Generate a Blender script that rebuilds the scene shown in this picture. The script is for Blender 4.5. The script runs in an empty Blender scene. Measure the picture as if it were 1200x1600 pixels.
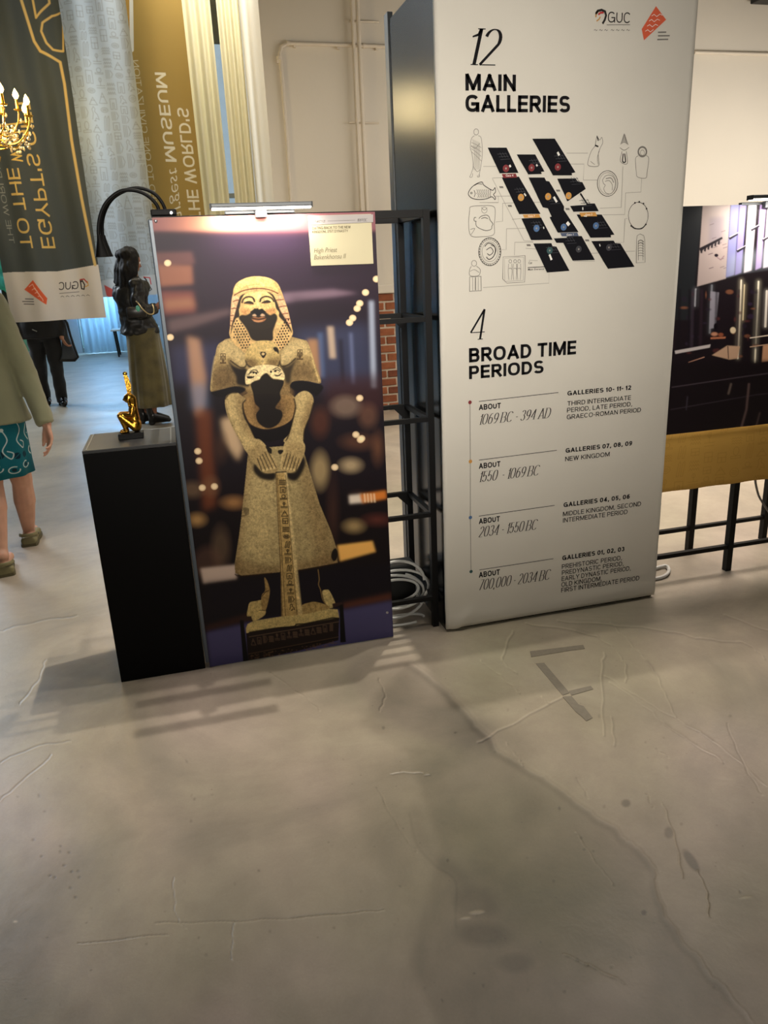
import bpy, bmesh, math, random
import numpy as np
from mathutils import Vector, Matrix, noise
from mathutils.geometry import tessellate_polygon
random.seed(7); rng = np.random.default_rng(7)
SC = bpy.context.scene; COL = SC.collection
# ---------------------------------------------------------------- camera
FL = 1175.87; H = 1.5
CR = np.array([0.96369862, -0.26348398, -0.04314129]); CU = np.array([0.12082739, 0.28630125, 0.95049058])
CF = np.array([0.23808763, 0.9211991, -0.3077442]); C0 = np.array([0, 0, H])
cam = bpy.data.cameras.new('camera'); camo = bpy.data.objects.new('camera', cam); COL.objects.link(camo)
cam.sensor_fit = 'HORIZONTAL'; cam.sensor_width = 36; cam.lens = 36*FL/1200; cam.clip_end = 200; cam.clip_start = .02
camo.matrix_world = Matrix(((CR[0], CU[0], -CF[0], 0), (CR[1], CU[1], -CF[1], 0), (CR[2], CU[2], -CF[2], H), (0, 0, 0, 1)))
SC.camera = camo
# ---------------------------------------------------------------- world, view
W = bpy.data.worlds.new('world'); SC.world = W; W.use_nodes = True
bg = W.node_tree.nodes['Background']; bg.inputs[0].default_value = (.66, .80, .90, 1); bg.inputs[1].default_value = .65
SC.view_settings.view_transform = 'Standard'; SC.view_settings.look = 'None'
SC.view_settings.exposure = -0.12; SC.view_settings.gamma = 1; SC.view_settings.use_curve_mapping = False
SC.cycles.use_denoising = True; SC.cycles.max_bounces = 8; SC.cycles.sample_clamp_indirect = 4
# ---------------------------------------------------------------- lights
def aim(o, loc, tgt):
    o.location = loc; o.rotation_euler = (Vector(tgt)-Vector(loc)).to_track_quat('-Z', 'Y').to_euler()
def area(name, loc, tgt, sx, sy, e, col, spread=180):
    l = bpy.data.lights.new(name, 'AREA'); l.shape = 'RECTANGLE'; l.size = sx; l.size_y = sy; l.energy = e; l.color = col
    l.spread = math.radians(spread)
    o = bpy.data.objects.new(name, l); COL.objects.link(o); aim(o, loc, tgt); return o
def spot(name, loc, tgt, e, col, ang=60, blend=.6, r=.04):
    l = bpy.data.lights.new(name, 'SPOT'); l.energy = e; l.color = col; l.spot_size = math.radians(ang); l.spot_blend = blend; l.shadow_soft_size = r
    o = bpy.data.objects.new(name, l); COL.objects.link(o); aim(o, loc, tgt); return o
WARM = (1, .91, .77); BLUE = (.30, .62, 1)
area('hall_light', (.3, 2.6, 5.9), (.3, 2.4, 0), 2.2, 2.2, 6, WARM, 110)
area('front_fill', (.2, -2.2, 2.4), (.8, 3.0, 1.6), 2.2, 1.0, 17.5, (1, .92, .81), 36)  # unseen fill added behind the camera to lift the upright boards
area('hall_light', (4.4, 5.0, 5.8), (4.4, 4.6, 0), 4, 2.2, 230, (1, .87, .75), 84)
area('wall_light', (5.6, 5.6, 2.6), (4.6, 8, 1.4), 5, .5, 95, (1, .92, .83))
area('hall_light', (-1.5, 6.5, 5.8), (-1.2, 6.5, 0), 3, 4, 7, (1, .92, .82))
area('curtain_fill', (.75, 8.6, 5.4), (.75, 9.6, 3.2), .8, .4, 85, (1, .95, .84))  # fill added to brighten the curtains, no lamp modelled there
for y, e in ((3.49, 640), (3.05, 330), (2.62, 160), (1.9, 120)):
    spot('track_spot', (1.21, y, 5.6), (.55, y*.5+1.75, 0), e*1.05, WARM, 47, 1.0, .03)
area('daylight', (-1.5, 18.1, 2.0), (-1.2, 9, 0), .85, 3.6, 270, BLUE)
area('daylight', (-5.6, 18.0, 2.2), (-1.6, 11, 0), 1.6, 3.4, 90, BLUE)
area('daylight', (-6.5, 12, 2.6), (-1, 12, 1), 5, 3, 32, (.5, .75, 1))
area('banner_backlight', (-4.6, 11.2, 5.0), (-.5, 9, 2.8), 2, 2, 300, (.84, .92, 1))  # unseen light added to brighten the pale banner from behind
l = bpy.data.lights.new('banner_warm_glow', 'POINT'); l.energy = 34; l.color = (1, .78, .40); l.shadow_soft_size = .22
o = bpy.data.objects.new('banner_warm_glow', l); COL.objects.link(o); o.location = (-.80, 8.15, 3.05)  # warm light added behind the dark banner for glow and reflection, no fitting
# ---------------------------------------------------------------- photograph measurements -> world points on known planes
def cray(x, y): return CF+CR*(x-600)/FL-CU*(y-800)/FL
def onY(x, y, Y): v = cray(x, y); return Vector(C0+v*Y/v[1])
def onZ(x, y, Z=0.0): v = cray(x, y); return Vector(C0+v*(Z-H)/v[2])
def onX(x, y, X): v = cray(x, y); return Vector(C0+v*X/v[0])
def projA(P):
    d = P-C0; z = d@CF; return 600+FL*(d@CR)/z, 800-FL*(d@CU)/z
# ---------------------------------------------------------------- materials
def srgb(*c):
    if len(c) == 1: c = c[0]
    return tuple(((v/255)/12.92 if v/255 <= .04045 else ((v/255+.055)/1.055)**2.4) for v in c[:3])
MATS = {}
def mat(name, col, rough=.6, metal=0, var=.0, scale=8, bump=0, bscale=60, emit=None, estr=0, sheen=0, coat=0, trans=0, spec=.5, sub=0):
    if name in MATS: return MATS[name]
    m = bpy.data.materials.new(name); m.use_nodes = True; nt = m.node_tree; b = nt.nodes['Principled BSDF']
    c = srgb(col); b.inputs['Roughness'].default_value = rough; b.inputs['Metallic'].default_value = metal
    b.inputs['Specular IOR Level'].default_value = spec
    b.inputs['Coat Weight'].default_value = coat; b.inputs['Sheen Weight'].default_value = sheen
    b.inputs['Subsurface Weight'].default_value = sub; b.inputs['Subsurface Scale'].default_value = .02
    if trans: b.inputs['Transmission Weight'].default_value = trans
    if emit: b.inputs['Emission Color'].default_value = (*srgb(emit), 1); b.inputs['Emission Strength'].default_value = estr
    tc = nt.nodes.new('ShaderNodeTexCoord'); n = nt.nodes.new('ShaderNodeTexNoise'); n.inputs['Scale'].default_value = scale; n.inputs['Detail'].default_value = 5
    nt.links.new(tc.outputs['Object'], n.inputs['Vector'])
    r = nt.nodes.new('ShaderNodeValToRGB'); v = max(var, .03)
    r.color_ramp.elements[0].position = .3; r.color_ramp.elements[1].position = .7
    r.color_ramp.elements[0].color = (*[x*(1-v) for x in c], 1); r.color_ramp.elements[1].color = (*[min(1, x*(1+v)) for x in c], 1)
    nt.links.new(n.outputs['Fac'], r.inputs['Fac']); nt.links.new(r.outputs['Color'], b.inputs['Base Color'])
    if bump:
        n2 = nt.nodes.new('ShaderNodeTexNoise'); n2.inputs['Scale'].default_value = bscale; n2.inputs['Detail'].default_value = 3
        bp = nt.nodes.new('ShaderNodeBump'); bp.inputs['Strength'].default_value = bump; bp.inputs['Distance'].default_value = .005
        nt.links.new(tc.outputs['Object'], n2.inputs['Vector']); nt.links.new(n2.outputs['Fac'], bp.inputs['Height']); nt.links.new(bp.outputs['Normal'], b.inputs['Normal'])
    MATS[name] = m; return m
def print_mat(name, arr, rough=.5, trans=0, coat=0, bump=0, bscale=400):
    """flat print: colours painted by this script into a picture, wrapped on the UV of the sheet"""
    h, w = arr.shape[:2]; im = bpy.data.images.new(name, w, h, alpha=False)
    px = np.ones((h, w, 4), np.float32); px[..., :3] = np.clip(arr, 0, 1)
    im.pixels.foreach_set(px[::-1].ravel()); im.update(); im.pack()
    m = bpy.data.materials.new(name); m.use_nodes = True; nt = m.node_tree; b = nt.nodes['Principled BSDF']
    t = nt.nodes.new('ShaderNodeTexImage'); t.image = im; t.extension = 'EXTEND'
    nt.links.new(t.outputs['Color'], b.inputs['Base Color'])
    b.inputs['Roughness'].default_value = rough; b.inputs['Specular IOR Level'].default_value = .22; b.inputs['Coat Weight'].default_value = coat; b.inputs['Coat Roughness'].default_value = .3
    if bump:
        tc = nt.nodes.new('ShaderNodeTexCoord'); n2 = nt.nodes.new('ShaderNodeTexNoise'); n2.inputs['Scale'].default_value = bscale
        bp = nt.nodes.new('ShaderNodeBump'); bp.inputs['Strength'].default_value = bump; bp.inputs['Distance'].default_value = .002
        nt.links.new(tc.outputs['Object'], n2.inputs['Vector']); nt.links.new(n2.outputs['Fac'], bp.inputs['Height']); nt.links.new(bp.outputs['Normal'], b.inputs['Normal'])
    if trans:
        tr = nt.nodes.new('ShaderNodeBsdfTranslucent'); mx = nt.nodes.new('ShaderNodeMixShader'); mx.inputs[0].default_value = trans
        nt.links.new(t.outputs['Color'], tr.inputs['Color']); nt.links.new(b.outputs[0], mx.inputs[1]); nt.links.new(tr.outputs[0], mx.inputs[2])
        nt.links.new(mx.outputs[0], nt.nodes['Material Output'].inputs['Surface'])
    MATS[name] = m; return m
# ---------------------------------------------------------------- objects
def worigin(o):
    v = Vector((0, 0, 0))
    while o is not None: v += o.location; o = o.parent
    return v
def tag(o, label=None, cat=None, group=None, kind=None):
    if label: o['label'] = label
    if cat: o['category'] = cat
    if group: o['group'] = group
    if kind: o['kind'] = kind
    return o
def thing(name, loc, label, cat, group=None):
    o = bpy.data.objects.new(name, None); o.empty_display_size = .05; COL.objects.link(o); o.location = loc
    return tag(o, label, cat, group)
def link(name, me, m=None, parent=None, org=None, label=None):
    o = bpy.data.objects.new(name, me); COL.objects.link(o)
    if m is not None:
        for k in (m if isinstance(m, (list, tuple)) else [m]): me.materials.append(k)
    base = worigin(parent) if parent is not None else Vector((0, 0, 0))
    org = base if org is None else Vector(org)
    me.transform(Matrix.Translation(-org)); o.location = org-base
    if parent is not None: o.parent = parent
    if label: o['label'] = label
    return o
class MB:
    def __init__(s): s.b = bmesh.new()
    def box(s, lo, hi, bev=0, rot=None, mi=0):
        lo = Vector(lo); hi = Vector(hi); c = (lo+hi)/2; d = hi-lo
        r = bmesh.ops.create_cube(s.b, size=1); vs = r['verts']
        M = Matrix.Translation(c) @ (rot.to_4x4() if rot is not None else Matrix.Identity(4)) @ Matrix.Diagonal((*d, 1))
        bmesh.ops.transform(s.b, matrix=M, verts=vs)
        if bev:
            es = list({e for v in vs for e in v.link_edges}); bmesh.ops.bevel(s.b, geom=es, offset=bev, segments=2, affect='EDGES', profile=.5)
        return s
    def tube(s, pts, r, n=8, cap=True, flat=None):
        pts = [Vector(p) for p in pts]; N = len(pts); rs = r if isinstance(r, (list, tuple)) else [r]*N; rings = []; up = None
        for i, p in enumerate(pts):
            t = (pts[min(i+1, N-1)]-pts[max(i-1, 0)]).normalized()
            if up is None:
                up = Vector((0, 0, 1)) if abs(t.z) < .9 else Vector((1, 0, 0))
            a = t.cross(up).normalized(); up2 = a.cross(t).normalized(); up = up2
            q = rs[i] if isinstance(rs[i], (tuple, list)) else (rs[i], rs[i])
            rings.append([s.b.verts.new(p+a*q[0]*math.cos(2*math.pi*k/n)+up2*q[1]*math.sin(2*math.pi*k/n)) for k in range(n)])
        for i in range(N-1):
            for k in range(n): s.b.faces.new((rings[i][k], rings[i][(k+1) % n], rings[i+1][(k+1) % n], rings[i+1][k]))
        if cap:
            s.b.faces.new(rings[0][::-1]); s.b.faces.new(rings[-1])
        return s
    def cap(s, p, q, r1, r2, n=12, flat=1.0, fdir=None):
        """closed tapered capsule"""
        p = Vector(p); q = Vector(q); t = (q-p).normalized(); pts = []; rs = []
        for k in range(5): a = math.pi/2*(k+.15)/5; pts.append(p-t*r1*math.cos(a)); rs.append(r1*math.sin(a))
        pts.append(p); rs.append(r1); pts.append(q); rs.append(r2)
        for k in range(4, -1, -1): a = math.pi/2*(k+.15)/5; pts.append(q+t*r2*math.cos(a)); rs.append(r2*math.sin(a))
        i0 = len(s.b.verts); s.tube(pts, rs, n)
        if flat != 1.0:
            f = Vector(fdir).normalized(); s.b.verts.ensure_lookup_table(); c = (p+q)/2
            for v in s.b.verts[i0:]:
                tt = p+t*((v.co-p).dot(t)); d = v.co-tt; v.co -= f*(d.dot(f))*(1-flat)
        return s
    def ell(s, c, r, rot=None, n=14):
        q = bmesh.ops.create_uvsphere(s.b, u_segments=n, v_segments=max(6, n//2+2), radius=1)
        bmesh.ops.transform(s.b, matrix=Matrix.Translation(Vector(c)) @ (rot.to_4x4() if rot is not None else Matrix.Identity(4)) @ Matrix.Diagonal((*r, 1)), verts=q['verts'])
        return s
    def lathe(s, prof, c=(0, 0, 0), n=20, axis=None):
        c = Vector(c); rings = []; R = axis.to_matrix().to_4x4() if axis is not None else Matrix.Identity(4)
        for (r, z) in prof: rings.append([s.b.verts.new(c+(R @ Vector((max(r, 1e-4)*math.cos(2*math.pi*k/n), max(r, 1e-4)*math.sin(2*math.pi*k/n), z)))) for k in range(n)])
        for i in range(len(rings)-1):
            for k in range(n): s.b.faces.new((rings[i][k], rings[i][(k+1) % n], rings[i+1][(k+1) % n], rings[i+1][k]))
        s.b.faces.new(rings[0][::-1]); s.b.faces.new(rings[-1]); return s
    def loft(s, rings, cap=True):
        """rings: list of equal-length point loops"""
        R = [[s.b.verts.new(Vector(p)) for p in r] for r in rings]; n = len(R[0])
        for i in range(len(R)-1):
            for k in range(n): s.b.faces.new((R[i][k], R[i][(k+1) % n], R[i+1][(k+1) % n], R[i+1][k]))
        if cap: s.b.faces.new(R[0][::-1]); s.b.faces.new(R[-1])
        return s
    def prism(s, poly, d):
        """closed slab from a planar outline pushed along d"""
        d = Vector(d); a = [s.b.verts.new(Vector(p)) for p in poly]; b = [s.b.verts.new(Vector(p)+d) for p in poly]; n = len(poly)
        s.b.faces.new(a); s.b.faces.new(b[::-1])
        for k in range(n): s.b.faces.new((a[k], b[k], b[(k+1) % n], a[(k+1) % n]))
        return s
    def mesh(s, name, smooth=0):
        bmesh.ops.recalc_face_normals(s.b, faces=s.b.faces[:])
        me = bpy.data.meshes.new(name); s.b.to_mesh(me); s.b.free()
        if smooth:
            me.polygons.foreach_set('use_smooth', [True]*len(me.polygons))
            try: me.set_sharp_from_angle(angle=math.radians(smooth if smooth > 1 else 40))
            except Exception: pass
        return me
    def build(s, name, m, parent=None, smooth=0, org=None, label=None): return link(name, s.mesh(name, smooth), m, parent, org, label)
def bake(me, mods, name):
    o = bpy.data.objects.new('tmp', me); COL.objects.link(o)
    for t, kw in mods:
        q = o.modifiers.new('m', t)
        for k, v in kw.items(): setattr(q, k, v)
    dg = bpy.context.evaluated_depsgraph_get(); dg.update()
    r = bpy.data.meshes.new_from_object(o.evaluated_get(dg)); r.name = name
    bpy.data.objects.remove(o); bpy.data.meshes.remove(me)
    r.polygons.foreach_set('use_smooth', [True]*len(r.polygons)); return r
def blob(mb, voxel, it=4, name='body', dec=0):
    """fuse overlapping closed pieces into one continuous skin"""
    mods = [('REMESH', dict(mode='VOXEL', voxel_size=voxel, use_smooth_shade=True)), ('SMOOTH', dict(factor=.5, iterations=it))]
    if dec: mods.append(('DECIMATE', dict(ratio=dec)))
    return bake(mb.mesh(name), mods, name)
def wrinkle(me, amp, sc, seed=0, zs=1.0):
    n = len(me.vertices); co = np.empty(n*3, np.float32); me.vertices.foreach_get('co', co); co = co.reshape(-1, 3)
    nr = np.array([v.normal[:] for v in me.vertices])
    d = np.array([noise.noise(Vector((c[0]*sc+seed, c[1]*sc, c[2]*sc*zs))) for c in co])
    co += nr*(d*amp)[:, None]; me.vertices.foreach_set('co', co.ravel()); me.update()
def Rz(a): return Matrix.Rotation(a, 3, 'Z')
def Rx(a): return Matrix.Rotation(a, 3, 'X')
def Ry(a): return Matrix.Rotation(a, 3, 'Y')
def catmull(P, n=6, closed=False):
    P = [np.array(p, float) for p in P]; N = len(P); out = []
    for i in range(N if closed else N-1):
        if closed: a, b, c, d = P[i-1], P[i], P[(i+1) % N], P[(i+2) % N]
        else: a, b, c, d = P[max(i-1, 0)], P[i], P[i+1], P[min(i+2, N-1)]
        for k in range(n):
            t = k/n; out.append(.5*((2*b)+(-a+c)*t+(2*a-5*b+4*c-d)*t*t+(-a+3*b-3*c+d)*t**3))
    if not closed: out.append(P[-1])
    return out
# ---------------------------------------------------------------- lettering: skeleton glyphs
def arc(cx, cy, rx, ry, a0, a1, n=14): return [(cx+rx*math.cos(math.radians(a0+(a1-a0)*i/n)), cy+ry*math.sin(math.radians(a0+(a1-a0)*i/n))) for i in range(n+1)]
def sarc(cx, cy, rx, ry, a0, a1, n=18, e=.82):
    o = []
    for i in range(n+1):
        a = math.radians(a0+(a1-a0)*i/n); c, s = math.cos(a), math.sin(a); o.append((cx+rx*math.copysign(abs(c)**e, c), cy+ry*math.copysign(abs(s)**e, s)))
    return o
G = {
 'A': (.80, [[(0, 0), (.5, 1)], [(1, 0), (.5, 1)], [(.2, .27), (.8, .27)]]),
 'B': (.70, [[(0, 0), (0, 1)], [(0, 1), (.6, 1)]+arc(.6, .76, .34, .24, 90, -90)+[(0, .52)], [(0, .52), (.62, .52)]+arc(.66, .26, .34, .26, 90, -90)+[(0, 0)]]),
 'C': (.80, [sarc(.5, .5, .5, .5, 38, 322)]),
 'D': (.74, [[(0, 0), (0, 1)], [(0, 1), (.4, 1)]+arc(.45, .5, .55, .5, 90, -90)+[(0, 0)]]),
 'E': (.62, [[(0, 0), (0, 1)], [(0, 1), (1, 1)], [(0, .51), (.93, .51)], [(0, 0), (1, 0)]]),
 'F': (.58, [[(0, 0), (0, 1)], [(0, 1), (1, 1)], [(0, .5), (.92, .5)]]),
 'G': (.84, [sarc(.5, .5, .5, .5, 40, 345), [(.55, .46), (1, .46)], [(1, .46), (1, 0)]]),
 'H': (.74, [[(0, 0), (0, 1)], [(1, 0), (1, 1)], [(0, .51), (1, .51)]]),
 'I': (.0, [[(0, 0), (0, 1)]]),
 'K': (.74, [[(0, 0), (0, 1)], [(0, .38), (.95, 1)], [(.3, .55), (1, 0)]]),
 'L': (.56, [[(0, 0), (0, 1)], [(0, 0), (1, 0)]]),
 'M': (.90, [[(0, 0), (0, 1)], [(1, 0), (1, 1)], [(.04, 1), (.5, .05)], [(.96, 1), (.5, .05)]]),
 'N': (.74, [[(0, 0), (0, 1)], [(1, 0), (1, 1)], [(.03, 1), (.97, 0)]]),
 'O': (.84, [sarc(.5, .5, .5, .5, 0, 360, 28)]),
 'P': (.68, [[(0, 0), (0, 1)], [(0, 1), (.6, 1)]+arc(.68, .72, .32, .28, 90, -90)+[(0, .44)]]),
 'R': (.71, [[(0, 0), (0, 1)], [(0, 1), (.6, 1)]+arc(.66, .73, .32, .27, 90, -90)+[(0, .46)], [(.5, .46), (1, 0)]]),
 'S': (.70, [sarc(.5, .745, .47, .255, 22, 270, 18)+sarc(.5, .245, .5, .245, 90, -158, 18)]),
 'T': (.68, [[(.5, 0), (.5, 1)], [(0, 1), (1, 1)]]),
 'U': (.73, [[(0, 1), (0, .4)]+arc(.5, .4, .5, .4, 180, 360)+[(1, 1)]]),
 'V': (.78, [[(0, 1), (.5, 0)], [(1, 1), (.5, 0)]]),
 'W': (1.08, [[(0, 1), (.25, 0)], [(.25, 0), (.5, 1)], [(.5, 1), (.75, 0)], [(.75, 0), (1, 1)]]),
 'X': (.75, [[(0, 0), (1, 1)], [(0, 1), (1, 0)]]),
 'Y': (.76, [[(0, 1), (.5, .45)], [(1, 1), (.5, .45)], [(.5, .45), (.5, 0)]]),
 'Z': (.66, [[(0, 1), (1, 1)], [(1, 1), (0, 0)], [(0, 0), (1, 0)]]),
 '0': (.66, [sarc(.5, .5, .5, .5, 0, 360, 28)]),
 '1': (.32, [[(1, 0), (1, 1)], [(1, 1), (.75, .84), (0, .78)]]),
 '2': (.60, [arc(.5, .72, .46, .28, 165, -30, 14)+[(.0, .0)], [(0, 0), (1, 0)]]),
 '3': (.60, [arc(.48, .76, .42, .24, 160, -90, 14), arc(.5, .26, .5, .26, 90, -160, 14)]),
 '4': (.66, [[(.74, 0), (.74, 1)], [(.74, 1), (0, .24)], [(0, .24), (1, .24)]]),
 '5': (.60, [[(.92, 1), (.16, 1)], [(.16, 1), (.08, .48)], [(.08, .48), (.2, .58)]+arc(.5, .31, .48, .31, 95, -155, 14)]),
 '6': (.62, [arc(.5, .31, .48, .31, 0, 360, 22), [(.03, .36), (.12, .68), (.42, .95), (.85, 1)]]),
 '7': (.56, [[(0, 1), (1, 1)], [(1, 1), (.3, 0)]]),
 '8': (.62, [arc(.5, .76, .42, .24, 0, 360, 20), arc(.5, .26, .5, .26, 0, 360, 20)]),
 '9': (.62, [arc(.5, .69, .48, .31, 0, 360, 22), [(.97, .64), (.88, .32), (.58, .05), (.15, 0)]]),
 '-': (.34, [[(0, .42), (1, .42)]]), ',': (.08, [[(.6, .04), (0, -.16)]]), "'": (.0, [[(0, 1), (0, .78)]]), '.': (0, [[(0, 0), (0, .02)]]),
}
def ribbon(pts, wfun, ext):
    P = [np.array(p, float) for p in pts]
    Q = [P[0]]
    for p in P[1:]:
        if np.hypot(*(p-Q[-1])) > 1e-6: Q.append(p)
    P = Q
    if len(P) < 2: return []
    closed = np.hypot(*(P[0]-P[-1])) < 1e-3
    if not closed and ext:
        d = P[0]-P[1]; P[0] = P[0]+d/np.hypot(*d)*ext; d = P[-1]-P[-2]; P[-1] = P[-1]+d/np.hypot(*d)*ext
    L = []; N = len(P)
    for i in range(N):
        if closed: a = P[i-1] if i > 0 else P[-2]; b = P[i+1] if i < N-1 else P[1]
        else: a = P[max(i-1, 0)]; b = P[min(i+1, N-1)]
        t = (b-a); t = t/(np.hypot(*t)+1e-9); n = np.array([-t[1], t[0]]); s = 1.0
        if 0 < i < N-1:
            e = P[i]-P[i-1]; e = e/np.hypot(*e); s = 1/max(.6, abs(e@t))
        w = wfun(t)/2*s; L.append((P[i]+n*w, P[i]-n*w))
    return [[L[i][0], L[i+1][0], L[i+1][1], L[i][1]] for i in range(N-1)]
def words(text, t=.17, style='grot', track=.12, wide=1.0, shear=0.0, space=.32):
    """-> list of polygons, cap height 1, baseline 0; returns (polys, width)"""
    out = []; x = 0
    for ch in text:
        if ch == ' ': x += space; continue
        w, st = G[ch]; w = w*wide+ (t if w < .1 else 0)
        if style == 'serif':
            wf = (lambda d: .06) if ch == '-' else (lambda d: .028+t*abs(d[1])**1.5)
            ins = t*.5; ext = 0
        else:
            wf = lambda d: t; ins = t/2; ext = t/2
        ww = max(w, t)
        def M(p): return (x+ins+p[0]*(ww-2*ins) if ww > 2*ins+.02 else x+ww/2, (ins if style != 'serif' else .015)+p[1]*(1-(2*ins if style != 'serif' else .03)))
        for s in st:
            q = [M(p) for p in s]
            curved = len(s) > 6
            out += ribbon(q, wf, 0 if curved else ext)
        if style == 'serif':
            for s in st:
                for e in (s[0], s[-1]):
                    if len(s) == 2 and abs(s[0][0]-s[1][0]) < .55 and abs(s[0][1]-s[1][1]) > .5 and e[1] in (0, 1) and not (ch in '47' and e[1] == 1):
                        c = M(e); out.append([(c[0]-.11, c[1]-.012), (c[0]+.13, c[1]-.012), (c[0]+.13, c[1]+.016), (c[0]-.11, c[1]+.016)])
        x += ww+track
    x -= track
    if shear: out = [[(p[0]+shear*p[1], p[1]) for p in q] for q in out]
    return out, x+shear*.5
_ft = {}
def bfont(text, shear=.28, off=0.0):
    if (text, shear, off) in _ft: return _ft[(text, shear, off)]
    c = bpy.data.curves.new('t', 'FONT'); c.body = text; c.shear = shear; c.offset = off; c.resolution_u = 3
    o = bpy.data.objects.new('t', c); COL.objects.link(o); dg = bpy.context.evaluated_depsgraph_get(); dg.update()
    me = bpy.data.meshes.new_from_object(o.evaluated_get(dg)); me.calc_loop_triangles()
    v = [q.co for q in me.vertices]; T = [[(v[i].x/.7, v[i].y/.7) for i in t.vertices] for t in me.loop_triangles]
    bpy.data.objects.remove(o); bpy.data.curves.remove(c); bpy.data.meshes.remove(me)
    xs = [p[0] for t in T for p in t]; r = (T, max(xs)) if xs else ([], 1); _ft[(text, shear, off)] = r; return r
class Sheet:
    """printed ink: flat polygons laid on a real plane Y = const; anchors come from measured points"""
    def __init__(s, Y): s.Y = Y; s.v = []; s.f = []; s.m = []; s.mats = []
    def mi(s, m):
        if m not in s.mats: s.mats.append(m)
        return s.mats.index(m)
    def poly(s, pts, m, lift=0):
        """pts world (x,z)"""
        P = [Vector((p[0], s.Y-lift, p[1])) for p in pts]; k = s.mi(m)
        if len(P) > 4:
            tr = tessellate_polygon([P]); b = len(s.v); s.v += P
            for t in tr: s.f.append(tuple(b+i for i in t)); s.m.append(k)
        else:
            b = len(s.v); s.v += P; s.f.append(tuple(range(b, b+len(P)))); s.m.append(k)
    def pp(s, x, y): q = onY(x, y, s.Y); return (q.x, q.z)
    def text(s, polys, width, xl, yl, xr, cap, m, lift=0, capw=1.0):
        """left baseline (xl,yl), right end x, cap height in measured units"""
        a = s.pp(xl, yl); top = s.pp(xl, yl-cap); b = s.pp(xr, yl); sx = (b[0]-a[0])/width; sz = (top[1]-a[1])
        for q in polys: s.poly([(a[0]+p[0]*sx, a[1]+p[1]*sz) for p in q], m, lift)
    def line(s, pts, w, m, lift=0, closed=False):
        P = [s.pp(*p) for p in pts]
        if closed: P.append(P[0])
        for q in ribbon(P, lambda t: w, 0): s.poly(q, m, lift)
    def ppoly(s, pts, m, lift=0): s.poly([s.pp(*p) for p in pts], m, lift)
    def build(s, name, parent=None, label=None):
        me = bpy.data.meshes.new(name); me.from_pydata([tuple(v) for v in s.v], [], s.f)
        for m in s.mats: me.materials.append(m)
        me.polygons.foreach_set('material_index', s.m); me.update()
        return link(name, me, None, parent, None, label)
# ---------------------------------------------------------------- painting of flat prints
def gblur(a, s):
    if s <= .3: return a
    f = 1
    while s/f > 6: f *= 2
    if f > 1:
        h, w = a.shape[:2]; H2, W2 = -(-h//f), -(-w//f)
        p = np.pad(a, [(0, H2*f-h), (0, W2*f-w)]+[(0, 0)]*(a.ndim-2), mode='edge')
        p = p.reshape(H2, f, W2, f, *a.shape[2:]).mean((1, 3)); p = gblur(p, s/f)
        yy = np.clip((np.arange(h)+.5)/f-.5, 0, H2-1); xx = np.clip((np.arange(w)+.5)/f-.5, 0, W2-1)
        y0 = np.floor(yy).astype(int); x0 = np.floor(xx).astype(int); y1 = np.minimum(y0+1, H2-1); x1 = np.minimum(x0+1, W2-1)
        fy = (yy-y0).reshape(-1, 1, *[1]*(a.ndim-2)); fx = (xx-x0).reshape(1, -1, *[1]*(a.ndim-2))
        return (p[y0][:, x0]*(1-fx)+p[y0][:, x1]*fx)*(1-fy)+(p[y1][:, x0]*(1-fx)+p[y1][:, x1]*fx)*fy
    r = int(3*s+1); k = np.exp(-.5*(np.arange(-r, r+1)/s)**2); k /= k.sum()
    for ax in (0, 1):
        pad = [(0, 0)]*a.ndim; pad[ax] = (r, r); q = np.pad(a, pad, mode='edge'); o = np.zeros_like(a)
        for i, w in enumerate(k): o += w*(q[i:i+a.shape[0]] if ax == 0 else q[:, i:i+a.shape[1]])
        a = o
    return a
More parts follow.
